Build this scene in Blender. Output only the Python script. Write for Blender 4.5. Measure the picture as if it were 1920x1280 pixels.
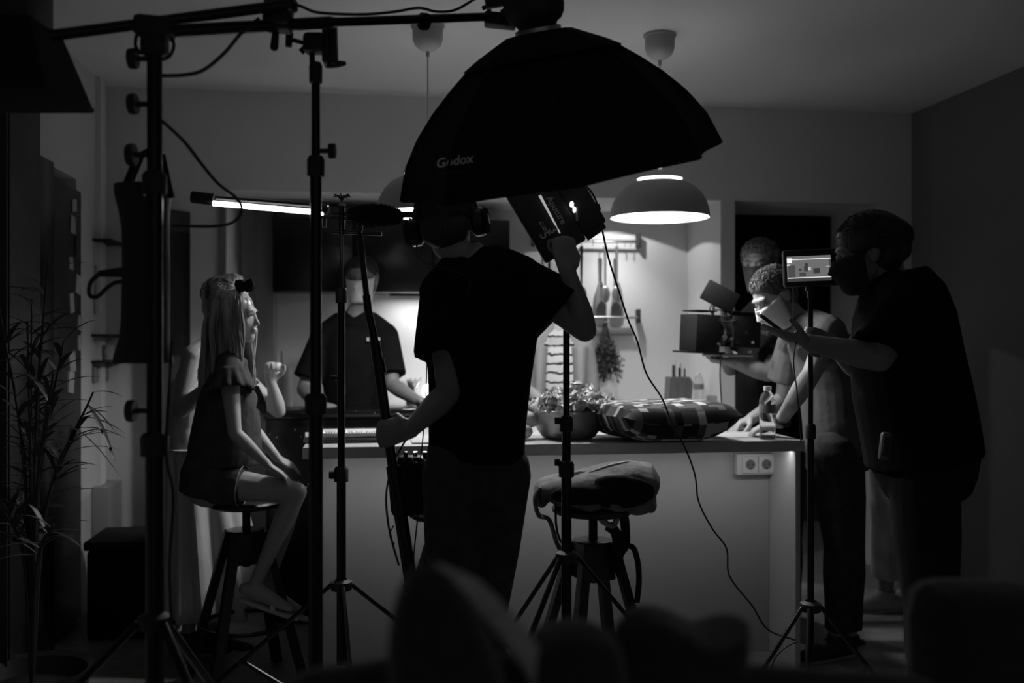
import bpy, bmesh, math, random
from mathutils import Vector, Matrix, noise
from mathutils.bvhtree import BVHTree
random.seed(7)
for o in list(bpy.data.objects): bpy.data.objects.remove(o, do_unlink=True)
SC = bpy.context.scene
COL = SC.collection
PI = math.pi
V = Vector
# ---------------------------------------------------------------- camera, world, lights, exposure
YAW = math.radians(8.0)
CAMP = V((0, 0, 1.326))
R_ = V((math.cos(YAW), -math.sin(YAW), 0)); F_ = V((math.sin(YAW), math.cos(YAW), 0)); Z_ = V((0, 0, 1))
FPX = 1920 * 35 / 36.0
def at(px, py, d):
    return CAMP + F_ * d + R_ * ((px - 960) / FPX * d) - Z_ * ((py - 640) / FPX * d)
def dv(a, b, c):
    return (R_ * a + F_ * b + Z_ * c).normalized()
cd = bpy.data.cameras.new('camera'); cam = bpy.data.objects.new('camera', cd); COL.objects.link(cam)
cam.location = CAMP; cam.rotation_euler = (PI / 2, 0, -YAW)
cd.lens = 35; cd.sensor_width = 36; cd.clip_start = 0.05; cd.clip_end = 60
cd.dof.use_dof = True; cd.dof.focus_distance = 3.25; cd.dof.aperture_fstop = 2.0
SC.camera = cam
SC.view_settings.view_transform = 'Standard'; SC.view_settings.look = 'None'
SC.view_settings.gamma = 1; SC.view_settings.exposure = 0.0; SC.view_settings.use_curve_mapping = False
w = bpy.data.worlds.new('room_fill_world'); SC.world = w; w.use_nodes = True
w.node_tree.nodes['Background'].inputs[0].default_value = (1, 1, 1, 1)
w.node_tree.nodes['Background'].inputs[1].default_value = 0.07  # even fill added, enters through the open side behind the camera
PENDANT_W = 9.5; SOFTBOX_E = 0.04; STRIP_E = 11.0; TUBE_E = 7.0; SHELF_W = 2.2; UPLIGHT_W = 14.0; TOPSPOT_W = 1.6; NICHE_W = 7.5

# ---------------------------------------------------------------- materials
MATS = {}
def mat(name, g, rough=0.6, metal=0.0, bump=0.0, bscale=60.0, var=0.0, spec=0.5, emit=None, trans=0.0, coord='Object', stretch=(1, 1, 1), sheen=0.0):
    if name in MATS: return MATS[name]
    m = bpy.data.materials.new(name); m.use_nodes = True; nt = m.node_tree; b = nt.nodes['Principled BSDF']
    col = (g, g, g, 1)
    b.inputs['Base Color'].default_value = col; b.inputs['Roughness'].default_value = rough; b.inputs['Metallic'].default_value = metal
    b.inputs['Specular IOR Level'].default_value = spec
    if sheen: b.inputs['Sheen Weight'].default_value = sheen
    if trans: b.inputs['Transmission Weight'].default_value = trans
    if emit is not None:
        b.inputs['Emission Color'].default_value = (1, 1, 1, 1); b.inputs['Emission Strength'].default_value = emit
    tc = nt.nodes.new('ShaderNodeTexCoord'); mp = nt.nodes.new('ShaderNodeMapping'); mp.inputs['Scale'].default_value = stretch
    nt.links.new(tc.outputs[coord], mp.inputs[0])
    nz = nt.nodes.new('ShaderNodeTexNoise'); nz.inputs['Scale'].default_value = bscale; nz.inputs['Detail'].default_value = 4
    nt.links.new(mp.outputs[0], nz.inputs['Vector'])
    if bump:
        bp = nt.nodes.new('ShaderNodeBump'); bp.inputs['Strength'].default_value = bump; bp.inputs['Distance'].default_value = 0.01
        nt.links.new(nz.outputs['Fac'], bp.inputs['Height']); nt.links.new(bp.outputs[0], b.inputs['Normal'])
    if var:
        cr = nt.nodes.new('ShaderNodeValToRGB'); a = max(0, g * (1 - var)); c = min(1, g * (1 + var))
        cr.color_ramp.elements[0].position = 0.3; cr.color_ramp.elements[1].position = 0.7
        cr.color_ramp.elements[0].color = (a, a, a, 1); cr.color_ramp.elements[1].color = (c, c, c, 1)
        nt.links.new(nz.outputs['Fac'], cr.inputs[0]); nt.links.new(cr.outputs[0], b.inputs['Base Color'])
    MATS[name] = m; return m
def ramp_mat(name, build, rough=0.8):
    m = bpy.data.materials.new(name); m.use_nodes = True; nt = m.node_tree; b = nt.nodes['Principled BSDF']
    b.inputs['Roughness'].default_value = rough
    out = build(nt); nt.links.new(out, b.inputs['Base Color']); MATS[name] = m; return m
WALL = mat('painted_wall', 0.62, 0.9, bump=0.05, bscale=90, var=0.03)
CEIL = mat('painted_ceiling', 0.7, 0.95, bump=0.03, bscale=60, var=0.02)
NICHEW = mat('kitchen_wall_paint', 0.66, 0.85, bump=0.04, bscale=80, var=0.03)
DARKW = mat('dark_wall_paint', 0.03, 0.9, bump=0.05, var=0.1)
FLOORM = mat('dark_floor', 0.26, 0.45, bump=0.08, bscale=12, var=0.3, stretch=(1, 8, 1))
BLK = mat('black_metal', 0.02, 0.38, 0.2, bump=0.02, bscale=200)
BLKM = mat('matte_black_plastic', 0.02, 0.6, bump=0.05, bscale=300)
BLKS = mat('satin_black_metal', 0.018, 0.25, 0.5, bump=0.01, bscale=100)
BLKF = mat('black_fabric', 0.02, 0.95, bump=0.25, bscale=500, var=0.2, spec=0.1)
TSHIRTB = mat('black_cotton', 0.008, 0.95, bump=0.35, bscale=14, var=0.2, spec=0.1)
CHROME = mat('chrome', 0.6, 0.15, 1.0, bump=0.01)
STEEL = mat('brushed_steel', 0.42, 0.34, 1.0, bump=0.04, bscale=40, stretch=(1, 1, 14))
WHITEP = mat('white_plastic', 0.75, 0.4, bump=0.01)
LAMPG = mat('grey_lamp_enamel', 0.42, 0.6, bump=0.02, bscale=50)
LAMPW = mat('white_lamp_enamel', 0.85, 0.5, bump=0.01)
ISLW = mat('island_white_laminate', 0.55, 0.6, bump=0.03, bscale=150, var=0.02)
ISLT = mat('island_worktop', 0.58, 0.25, bump=0.01, bscale=30, var=0.06)
CABB = mat('black_gloss_cabinet', 0.006, 0.25, bump=0.01, bscale=8)
SKIN = mat('skin', 0.36, 0.55, bump=0.08, bscale=180, var=0.06)
SKIND = mat('tanned_skin', 0.20, 0.55, bump=0.1, bscale=180, var=0.08)
HAIRD = mat('dark_hair', 0.02, 0.5, bump=0.5, bscale=120, stretch=(1, 1, .2), var=0.4)
HAIRL = mat('light_hair', 0.33, 0.28, bump=0.5, bscale=45, stretch=(1, 1, .08), var=0.85)
HAIRM = mat('greying_hair', 0.10, 0.5, bump=0.5, bscale=120, stretch=(1, 1, .2), var=0.5)
MASKW = mat('white_mask_fabric', 0.72, 0.9, bump=0.15, bscale=60)
MASKB = mat('black_mask_fabric', 0.012, 0.9, bump=0.15, bscale=60)
DENIM = mat('dark_denim', 0.035, 0.9, bump=0.3, bscale=25, var=0.4)
GREYT = mat('grey_tshirt_cotton', 0.12, 0.95, bump=0.5, bscale=16, var=0.12, spec=0.1)
LGHTP = mat('light_trouser_cotton', 0.38, 0.95, bump=0.4, bscale=14, var=0.1)
DRESSL = mat('light_linen_dress', 0.6, 0.95, bump=0.45, bscale=26, var=0.12, stretch=(1, 1, .12), spec=0.1)
BLOUSE = mat('chambray_blouse', 0.07, 0.95, bump=0.5, bscale=22, var=0.3, spec=0.1)
EYEW = mat('eye_white', 0.3, 0.2); EYED = mat('eye_iris', 0.02, 0.1)
PAPER = mat('paper', 0.42, 0.8, bump=0.02)
CARD = mat('grey_card', 0.3, 0.8, bump=0.05)
WOODM = mat('knife_block_wood', 0.14, 0.55, bump=0.1, bscale=12, stretch=(6, 6, 1), var=0.2)
DARKWOOD = mat('dark_stool_wood', 0.02, 0.45, bump=0.2, bscale=10, stretch=(8, 8, 1), var=0.4)
LEAF = mat('dark_leaf', 0.06, 0.5, bump=0.1, var=0.4, bscale=8)
SALAD = mat('salad_leaf', 0.5, 0.5, bump=0.3, bscale=50, var=0.4)
HERB = mat('dried_herb', 0.06, 0.8, bump=0.3, bscale=60, var=0.4)
SPOON = mat('utensil_steel', 0.5, 0.3, 0.9, bump=0.01)
CANVAS = mat('bag_canvas', 0.16, 0.8, bump=0.6, bscale=22, var=0.35)
CUSHD = mat('dark_upholstery', 0.03, 0.98, bump=0.3, bscale=80, var=0.3, spec=0.1, sheen=0.3)
CUSHG = mat('grey_knit', 0.13, 0.98, bump=0.4, bscale=70, var=0.3, spec=0.1, sheen=0.4)
RUB = mat('black_rubber_cable', 0.012, 0.5)
EMW = mat('lamp_glow', 0.9, 0.5, emit=6.0)
TUBEM = mat('light_tube_glow', 0.9, 0.5, emit=TUBE_E)
STRIPM = mat('led_strip_glow', 0.9, 0.5, emit=STRIP_E)
SOFTM = mat('softbox_diffuser', 0.9, 0.9, emit=SOFTBOX_E)
GLASS = mat('clear_plastic', 0.9, 0.06, trans=0.95)
GLASS.node_tree.nodes['Principled BSDF'].inputs['IOR'].default_value = 1.25
PRINTG = mat('grey_print', 0.7, 0.7)
PRINTW = mat('white_print', 0.5, 0.7)
PRINTD = mat('faint_grey_print', 0.035, 0.7)
PILE = mat('ceramic_pale', 0.5, 0.5)
GREYPAN = mat('grey_panel', 0.2, 0.6)
FRIDGE = mat('dark_steel_door', 0.05, 0.35, 0.6, bump=0.02, bscale=30)
def _stripes(nt):
    tc = nt.nodes.new('ShaderNodeTexCoord'); sp = nt.nodes.new('ShaderNodeSeparateXYZ'); nt.links.new(tc.outputs['Object'], sp.inputs[0])
    nz = nt.nodes.new('ShaderNodeTexNoise'); nz.inputs['Scale'].default_value = 9
    ad = nt.nodes.new('ShaderNodeMath'); ad.operation = 'MULTIPLY_ADD'; nt.links.new(nz.outputs['Fac'], ad.inputs[0]); ad.inputs[1].default_value = 0.03; nt.links.new(sp.outputs[2], ad.inputs[2])
    di = nt.nodes.new('ShaderNodeMath'); di.operation = 'DIVIDE'; nt.links.new(ad.outputs[0], di.inputs[0]); di.inputs[1].default_value = 0.047
    fr = nt.nodes.new('ShaderNodeMath'); fr.operation = 'FRACT'; nt.links.new(di.outputs[0], fr.inputs[0])
    cr = nt.nodes.new('ShaderNodeValToRGB'); cr.color_ramp.interpolation = 'CONSTANT'
    cr.color_ramp.elements[0].color = (.03, .03, .03, 1); cr.color_ramp.elements[1].position = 0.24; cr.color_ramp.elements[1].color = (.5, .5, .5, 1)
    nt.links.new(fr.outputs[0], cr.inputs[0]); return cr.outputs[0]
STRIPES = ramp_mat('striped_jersey', _stripes, 0.9)
def _blocks(nt):
    tc = nt.nodes.new('ShaderNodeTexCoord')
    tc_ = tc.outputs['UV']
    vm = nt.nodes.new('ShaderNodeVectorMath'); vm.operation = 'MULTIPLY'; nt.links.new(tc_, vm.inputs[0]); vm.inputs[1].default_value = (15, 24, 1)
    fl = nt.nodes.new('ShaderNodeVectorMath'); fl.operation = 'FLOOR'; nt.links.new(vm.outputs[0], fl.inputs[0])
    wn = nt.nodes.new('ShaderNodeTexWhiteNoise'); nt.links.new(fl.outputs[0], wn.inputs['Vector'])
    cr = nt.nodes.new('ShaderNodeValToRGB'); cr.color_ramp.interpolation = 'CONSTANT'
    e = cr.color_ramp.elements; e[0].color = (.008, .008, .008, 1); e[1].position = 0.5; e[1].color = (.09, .09, .09, 1)
    n = e.new(0.78); n.color = (.5, .5, .5, 1)
    nt.links.new(wn.outputs['Value'], cr.inputs[0]); return cr.outputs[0]
BLOCKS = ramp_mat('pixel_patterned_fabric', _blocks, 0.9)
def _glint_specks(nt):
    tc = nt.nodes.new('ShaderNodeTexCoord'); vo = nt.nodes.new('ShaderNodeTexVoronoi'); vo.inputs['Scale'].default_value = 42
    nt.links.new(tc.outputs['Object'], vo.inputs['Vector'])
    nz = nt.nodes.new('ShaderNodeTexNoise'); nz.inputs['Scale'].default_value = 7; nt.links.new(tc.outputs['Object'], nz.inputs['Vector'])
    ad = nt.nodes.new('ShaderNodeMath'); ad.operation = 'SUBTRACT'; nt.links.new(nz.outputs['Fac'], ad.inputs[0]); nt.links.new(vo.outputs['Distance'], ad.inputs[1])
    cr = nt.nodes.new('ShaderNodeValToRGB'); cr.color_ramp.elements[0].position = 0.42; cr.color_ramp.elements[0].color = (.006, .006, .006, 1)
    cr.color_ramp.elements[1].position = 0.55; cr.color_ramp.elements[1].color = (.3, .3, .3, 1)
    nt.links.new(ad.outputs[0], cr.inputs[0]); return cr.outputs[0]
GRANITE = ramp_mat('black_granite_painted_glints', _glint_specks, 0.2)  # pale specks painted into the stone as reflected lights

# ---------------------------------------------------------------- mesh helpers
class MB:
    def __init__(s): s.v = []; s.f = []; s.mi = []; s.cur = 0
    def add(s, vs, fs):
        o = len(s.v); s.v += [V(p) for p in vs]
        for f in fs: s.f.append([i + o for i in f]); s.mi.append(s.cur)
    def box(s, c, size, rot=None, taper=1.0):
        hx, hy, hz = [a / 2 for a in size]; pts = []
        for z in (-1, 1):
            k = 1 if z < 0 else taper
            for x, y in ((-1, -1), (1, -1), (1, 1), (-1, 1)):
                p = V((x * hx * k, y * hy * k, z * hz))
                if rot is not None: p = rot @ p
                pts.append(V(c) + p)
        s.add(pts, [[3, 2, 1, 0], [4, 5, 6, 7], [0, 1, 5, 4], [1, 2, 6, 5], [2, 3, 7, 6], [3, 0, 4, 7]])
    def rbox(s, c, size, r=0.008, rot=None, seg=2):
        bm = bmesh.new(); bmesh.ops.create_cube(bm, size=1)
        for v in bm.verts: v.co = V((v.co.x * size[0], v.co.y * size[1], v.co.z * size[2]))
        bmesh.ops.bevel(bm, geom=list(bm.edges), offset=min(r, min(size) * .45), segments=seg, affect='EDGES', profile=.5)
        bm.verts.index_update()
        vs = [(V(c) + (rot @ v.co if rot is not None else v.co)) for v in bm.verts]; fs = [[v.index for v in f.verts] for f in bm.faces]
        bm.free(); s.add(vs, fs)
    def tube(s, pts, r, seg=10, closed=False, side=None, cap=True, round_ends=False, noise_amp=0):
        pts = [V(p) for p in pts]; n = len(pts)
        rs = [r] * n if not isinstance(r, (list,)) else list(r)
        rs = [(a, a) if not isinstance(a, tuple) else a for a in rs]
        if round_ends and n > 1:
            def ext(p, q, rr):
                d = (p - q).normalized(); m = min(rr)
                return [(p + d * m * math.sin(a), (rr[0] * math.cos(a), rr[1] * math.cos(a))) for a in (math.radians(30), math.radians(58), math.radians(82))]
            a = ext(pts[0], pts[1], rs[0]); b = ext(pts[-1], pts[-2], rs[-1])
            pts = [x[0] for x in reversed(a)] + pts + [x[0] for x in b]; rs = [x[1] for x in reversed(a)] + rs + [x[1] for x in b]; n = len(pts)
        base = len(s.v); prev = None; vs = []
        for i, p in enumerate(pts):
            if closed: d = pts[(i + 1) % n] - pts[i - 1]
            elif i == 0: d = pts[1] - pts[0]
            elif i == n - 1: d = pts[-1] - pts[-2]
            else: d = (pts[i + 1] - p).normalized() + (p - pts[i - 1]).normalized()
            if d.length < 1e-9: d = V((0, 0, 1))
            d.normalize()
            if side is not None: a = V(side) - d * d.dot(V(side))
            elif prev is None: a = d.orthogonal()
            else: a = prev - d * d.dot(prev)
            if a.length < 1e-6: a = d.orthogonal()
            a.normalize(); prev = a; b = d.cross(a)
            for k in range(seg):
                t = 2 * PI * k / seg
                q = p + a * (rs[i][0] * math.cos(t)) + b * (rs[i][1] * math.sin(t))
                if noise_amp: q = q + (q - p).normalized() * noise.noise(q * 14) * noise_amp
                vs.append(q)
        fs = []
        m = n if closed else n - 1
        for i in range(m):
            for k in range(seg):
                a0 = i * seg + k; a1 = i * seg + (k + 1) % seg; j = (i + 1) % n
                fs.append([a0, a1, j * seg + (k + 1) % seg, j * seg + k])
        if not closed and cap: fs.append(list(range(seg))[::-1]); fs.append([(n - 1) * seg + k for k in range(seg)])
        s.add(vs, fs)
    def cyl(s, a, b, r, seg=16, r2=None): s.tube([a, b], [r, r if r2 is None else r2], seg)
    def ell(s, c, r, rot=None, seg=16, rings=10, amp=0, fr=10):
        vs = []; fs = []
        for i in range(1, rings):
            t = PI * i / rings
            for k in range(seg):
                a = 2 * PI * k / seg
                p = V((math.sin(t) * math.cos(a), math.sin(t) * math.sin(a), math.cos(t)))
                if amp: p = p * (1 + amp * noise.noise(p * fr + V(c)))
                p = V((p.x * r[0], p.y * r[1], p.z * r[2]))
                if rot is not None: p = rot @ p
                vs.append(V(c) + p)
        top = V((0, 0, r[2])); bot = V((0, 0, -r[2]))
        if rot is not None: top = rot @ top; bot = rot @ bot
        vs += [V(c) + top, V(c) + bot]; T = len(vs) - 2; B = T + 1
        for i in range(rings - 2):
            for k in range(seg):
                fs.append([i * seg + k, (i + 1) * seg + k, (i + 1) * seg + (k + 1) % seg, i * seg + (k + 1) % seg])
        for k in range(seg):
            fs.append([T, k, (k + 1) % seg]); o = (rings - 2) * seg; fs.append([B, o + (k + 1) % seg, o + k])
        s.add(vs, fs)
    def lathe(s, prof, c=(0, 0, 0), rot=None, seg=32, cap0=False, cap1=False):
        vs = []; n = len(prof)
        for (r, z) in prof:
            for k in range(seg):
                a = 2 * PI * k / seg; p = V((r * math.cos(a), r * math.sin(a), z))
                if rot is not None: p = rot @ p
                vs.append(V(c) + p)
        fs = [[i * seg + k, i * seg + (k + 1) % seg, (i + 1) * seg + (k + 1) % seg, (i + 1) * seg + k] for i in range(n - 1) for k in range(seg)]
        if cap0: fs.append(list(range(seg))[::-1])
        if cap1: fs.append([(n - 1) * seg + k for k in range(seg)])
        s.add(vs, fs)
    def slab(s, poly, thick):   # planar polygon given by 3-D points, extruded by vector thick
        n = len(poly); t = V(thick); vs = [V(p) for p in poly] + [V(p) + t for p in poly]
        s.add(vs, [list(range(n))[::-1], list(range(n, 2 * n))] + [[i, (i + 1) % n, n + (i + 1) % n, n + i] for i in range(n)])
    def build(s, name, m, parent=None, smooth=True, remesh=None, sm=4, subsurf=0, solid=0, off=None):
        me = bpy.data.meshes.new(name)
        o = bpy.data.objects.new(name, me); COL.objects.link(o)
        L = V((0, 0, 0))
        if parent is not None:
            o.parent = parent; L = root_loc(parent)
        elif off is not None: L = V(off); o.location = L
        elif s.v:
            xs = [p.x for p in s.v]; ys = [p.y for p in s.v]; zs = [p.z for p in s.v]
            L = V(((min(xs) + max(xs)) / 2, (min(ys) + max(ys)) / 2, min(zs))); o.location = L
        me.from_pydata([p - L for p in s.v], [], s.f)
        for mm in (m if isinstance(m, (list, tuple)) else [m]): me.materials.append(mm)
        if isinstance(m, (list, tuple)):
            for p, i in zip(me.polygons, s.mi): p.material_index = i
        me.validate(); me.update()
        if smooth:
            for p in me.polygons: p.use_smooth = True
            if not remesh:
                try: me.set_sharp_from_angle(angle=math.radians(38))
                except Exception: pass
        if remesh:
            r = o.modifiers.new('remesh', 'REMESH'); r.mode = 'VOXEL'; r.voxel_size = remesh; r.use_smooth_shade = True
            if sm: k = o.modifiers.new('smooth', 'SMOOTH'); k.factor = .5; k.iterations = sm
        if solid:
            k = o.modifiers.new('solid', 'SOLIDIFY'); k.thickness = solid; k.offset = 0
        if subsurf: k = o.modifiers.new('sub', 'SUBSURF'); k.levels = subsurf; k.render_levels = subsurf
        return o
def root_loc(o):
    L = V((0, 0, 0))
    while o is not None: L = L + V(o.location); o = o.parent
    return L
def tag(o, label=None, cat=None, group=None, kind=None):
    if label: o['label'] = label
    if cat: o['category'] = cat
    if group: o['group'] = group
    if kind: o['kind'] = kind
    return o
def thing(name, label, cat, loc, group=None):
    o = bpy.data.objects.new(name, None); COL.objects.link(o); o.location = loc; o.empty_display_size = .05
    return tag(o, label, cat, group)
def struct(name, mb, m, smooth=False):
    o = mb.build(name, m, smooth=smooth); o['kind'] = 'structure'; return o
def kids(o): return [c for c in bpy.data.objects if c.parent == o]
def copy_tree(o, parent=None):
    c = o.copy(); COL.objects.link(c); c.parent = parent
    for ch in kids(o): copy_tree(ch, c)
    return c
def B(c, size, name, m, parent, r=0.004, rot=None):
    b = MB(); b.rbox(c, size, r, rot); return b.build(name, m, parent)
def rotm(x, y=None, z=None):   # matrix from axes
    x = x.normalized()
    if y is None: y = x.orthogonal().normalized()
    y = (y - x * x.dot(y)).normalized(); z = x.cross(y)
    return Matrix((x, y, z)).transposed()
RC = rotm(R_, F_)   # camera aligned axes: x right, y forward, z up
def spline(pts, n=8):
    pts = [V(p) for p in pts]; out = []
    P = [pts[0] * 2 - pts[1]] + pts + [pts[-1] * 2 - pts[-2]]
    for i in range(1, len(P) - 2):
        for k in range(n):
            t = k / n; a, b, c, d = P[i - 1], P[i], P[i + 1], P[i + 2]
            out.append(0.5 * ((2 * b) + (c - a) * t + (2 * a - 5 * b + 4 * c - d) * t * t + (3 * b - a - 3 * c + d) * t ** 3))
    out.append(pts[-1]); return out
def text_verts(txt, size=1.0):
    cu = bpy.data.curves.new('lettering', 'FONT'); cu.body = txt; cu.size = size; cu.align_x = 'CENTER'; cu.align_y = 'CENTER'
    cu.resolution_u = 4; cu.offset = .012 * size
    ob = bpy.data.objects.new('lettering', cu); COL.objects.link(ob)
    dg = bpy.context.evaluated_depsgraph_get(); me = ob.evaluated_get(dg).to_mesh()
    bm = bmesh.new(); bm.from_mesh(me); bmesh.ops.triangulate(bm, faces=bm.faces)
    vs = [v.co.copy() for v in bm.verts]; bm.verts.index_update(); fs = [[v.index for v in f.verts] for f in bm.faces]; bm.free()
    bpy.data.objects.remove(ob, do_unlink=True); bpy.data.curves.remove(cu)
    return vs, fs
def text_on(name, txt, c, xax, yax, size, m, parent, shear=0, thick=0.0008):
    vs, fs = text_verts(txt, size); mb = MB(); n = xax.cross(yax).normalized()
    mb.add([V(c) + xax * (v.x + shear * v.y) + yax * v.y + n * thick for v in vs], fs)
    return mb.build(name, m, parent, smooth=False)

# ---------------------------------------------------------------- the setting
XW, XR, YB, YH, ZC, ZH = -1.38, 3.13, 6.05, 5.45, 2.66, 2.13
b = MB(); b.box((1.0, 3.2, -0.05), (7.5, 8.6, 0.1)); struct('floor', b, FLOORM)
b = MB(); b.box((1.0, 3.2, ZC + 0.05), (7.5, 8.6, 0.1)); struct('ceiling', b, CEIL)
b = MB(); b.box((0.285, YB + 0.05, ZC / 2), (3.53, 0.1, ZC)); struct('wall_back', b, NICHEW)
# header over the kitchen niche and pillar at its right end
XJ = 1.968
b = MB(); XQ = at(438, 0, 5.55).x; b.box(((XQ + XR) / 2, (YH + YB) / 2, (ZH + ZC) / 2), (XR - XQ, YB - YH, ZC - ZH)); struct('wall_header', b, WALL)
b = MB(); b.box((XJ + 0.04, (YH + YB) / 2 + .0, ZH / 2), (0.085, YB - YH, ZH)); struct('wall_pillar', b, WALL)
b = MB(); b.box(((2.92 + XR) / 2, (YH + YB) / 2, ZH / 2), (XR - 2.92, YB - YH, ZH)); struct('wall_right_pier', b, WALL)
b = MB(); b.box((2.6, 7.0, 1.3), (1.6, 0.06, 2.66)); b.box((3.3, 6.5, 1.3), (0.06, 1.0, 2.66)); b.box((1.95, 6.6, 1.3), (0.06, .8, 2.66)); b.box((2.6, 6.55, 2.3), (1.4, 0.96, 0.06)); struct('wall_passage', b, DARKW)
b = MB(); b.box((XR + 0.05, 2.6, ZC / 2), (0.1, 6.9, ZC)); struct('wall_right', b, mat('shade_toned_wall', 0.17, 0.95, bump=0.05, bscale=90, var=0.04))  # darker than the other walls: weaker light is put into its colour
for bx_ in (((XW - 0.05, 5.5, ZC / 2), (0.1, 1.14, ZC)), ((XW - 0.05, 4.015, (ZC + 2.09) / 2), (0.1, 1.83, ZC - 2.09)), ((XW - 0.05, 1.1, ZC / 2), (0.1, 4.0, ZC))):
    b = MB(); b.box(*bx_); struct('wall_left', b, mat('left_wall_paint', 0.48, 0.9, bump=0.05, bscale=90, var=0.03))
XQ = at(438, 0, 5.55).x
b = MB(); b.box(((XW + XQ) / 2, (YH + YB) / 2, ZC / 2), (XQ - XW, YB - YH, ZC)); struct('wall_door_side', b, WALL)
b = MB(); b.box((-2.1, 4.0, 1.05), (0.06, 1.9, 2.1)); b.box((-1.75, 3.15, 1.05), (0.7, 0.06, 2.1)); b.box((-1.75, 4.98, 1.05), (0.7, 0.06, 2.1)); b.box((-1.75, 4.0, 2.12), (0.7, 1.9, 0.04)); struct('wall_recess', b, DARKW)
b = MB(); b.box((-1.15, YH - .012, 0.05), (.4, 0.024, 0.1)); struct('baseboard_back', b, WHITEP)
# door ajar at far left
b = MB()
p0 = at(432, 600, 5.50); p1 = at(300, 600, 5.10); p0.z = p1.z = 0
dd = (p1 - p0).normalized(); nn = V((dd.y, -dd.x, 0))
b.slab([p0, p1, p1 + V((0, 0, 2.01)), p0 + V((0, 0, 2.01))], nn * 0.04)
dr = struct('door_1', b, mat('dark_door_paint', 0.035, 0.35, bump=0.05, bscale=20))
q = MB(); a0 = p0 + (p1 - p0) * 0.35; a1 = p0 + (p1 - p0) * 0.95
q.slab([a0 + V((0, 0, 1.25)), a1 + V((0, 0, 1.25)), a1 + V((0, 0, 1.9)), a0 + V((0, 0, 1.9))], nn * 0.048)
q.build('door_pane', mat('dark_door_glass', 0.05, 0.12, bump=0.0), dr, smooth=False)
q = MB(); h0 = p0 + (p1 - p0) * .86 + nn * 0.05 + V((0, 0, 1.02)); q.cyl(h0 - nn * 0.02, h0 + nn * 0.04, 0.012); q.cyl(h0 + nn * 0.04, h0 + nn * 0.04 - dd * 0.1, 0.009); q.build('door_handle', CHROME, dr)
b = MB(); b.box((XQ - .02, YH - 0.01, 1.03), (0.03, 0.03, 2.06)); struct('trim_1', b, mat('grey_door_frame', 0.16, 0.7))
# wall trim strips left (pipe chase edge)
b = MB(); b.box((XW + 0.012, 5.30, ZC / 2), (0.03, 0.09, ZC)); struct('trim_2', b, WALL)
# right wall: sliding door recess handle
b = MB(); hp = at(1887, 560, 4.5); b.rbox((XR - 0.0175, hp.y, 1.5), (0.035, 0.05, 0.42), .01); tag(b.build('pull_handle', BLKM), 'long dark upright pull handle on the dim right wall', 'handle')

# ---------------------------------------------------------------- kitchen units
def unit_loc(x, y, z=0): return V((x, y, z))
# black wall cabinets
XA = at(520, 0, 5.9).x; XB = at(953, 0, 5.85).x
y0, y1 = 5.72, YB
zb = 1.326 + (640 - 548) * 5.7 / FPX; zt = 1.326 + (640 - 411) * 5.75 / FPX
N = 3
for i in range(N):
    xa = XA + (XB - XA) * i / N; xb = XA + (XB - XA) * (i + 1) / N
    t = thing('wall_cabinet', ['black gloss wall cabinet at the left end of the row', 'black gloss wall cabinet in the middle of the row', 'black gloss wall cabinet at the right end of the row beside the pale wall'][i], 'cabinet', ((xa + xb) / 2, y1 - .02, zb), 'black wall cabinets')
    B(((xa + xb) / 2, (y0 + .02 + y1) / 2, (zb + zt) / 2), (xb - xa, y1 - y0 - .02, zt - zb), 'body', CABB, t)
    B(((xa + xb) / 2, y0 + 0.009, (zb + zt) / 2), (xb - xa - .004, .018, zt - zb - .004), 'door', CABB, t)
# grey side panel left of cabinets
xg = at(503, 0, 5.9).x
tag(B((xg, 5.95, 1.5), (0.10, 0.18, 1.2), 'filler_board', GREYPAN, None), 'grey tall panel between the pale wall strip and the black cabinets', 'panel')
# under cabinet light
t = thing('under_cabinet_lamp', 'slim strip lamp mounted below the black wall cabinets', 'lamp', (0.35, 5.9, zb - .02))
B((0.35, 5.9, zb - .008), (0.5, 0.04, 0.014), 'housing', BLKM, t)
ld = bpy.data.lights.new('under_cabinet_light', 'AREA'); ld.shape = 'RECTANGLE'; ld.size = 0.45; ld.size_y = 0.03; ld.energy = SHELF_W
lo = bpy.data.objects.new('under_cabinet_light', ld); COL.objects.link(lo); lo.parent = t; lo.location = (0, 0, -.003)
for dx_, lb in ((-.5, 'recessed downlight in the niche ceiling above the utensil rail'),):
    x, y = XJ + dx_, YB - .28
    t = thing('recessed_downlight', lb, 'lamp', (x, y, ZH))
    b = MB(); b.lathe([(.045, 0), (.045, -.004), (.034, -.006), (.032, -.001)], (x, y, ZH), seg=28); b.build('bezel', WHITEP, t)
    l = bpy.data.lights.new('downlight', 'SPOT'); l.energy = NICHE_W; l.spot_size = math.radians(135.5); l.spot_blend = .02; l.shadow_soft_size = .012
    o = bpy.data.objects.new('downlight', l); COL.objects.link(o); o.parent = t; o.location = (0, 0, -.008)
    l = bpy.data.lights.new('downlight_core', 'SPOT'); l.energy = NICHE_W * 2.6; l.spot_size = math.radians(104); l.spot_blend = .9; l.shadow_soft_size = .02
    o = bpy.data.objects.new('downlight_core', l); COL.objects.link(o); o.parent = t; o.location = (0, 0, -.008)
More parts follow.
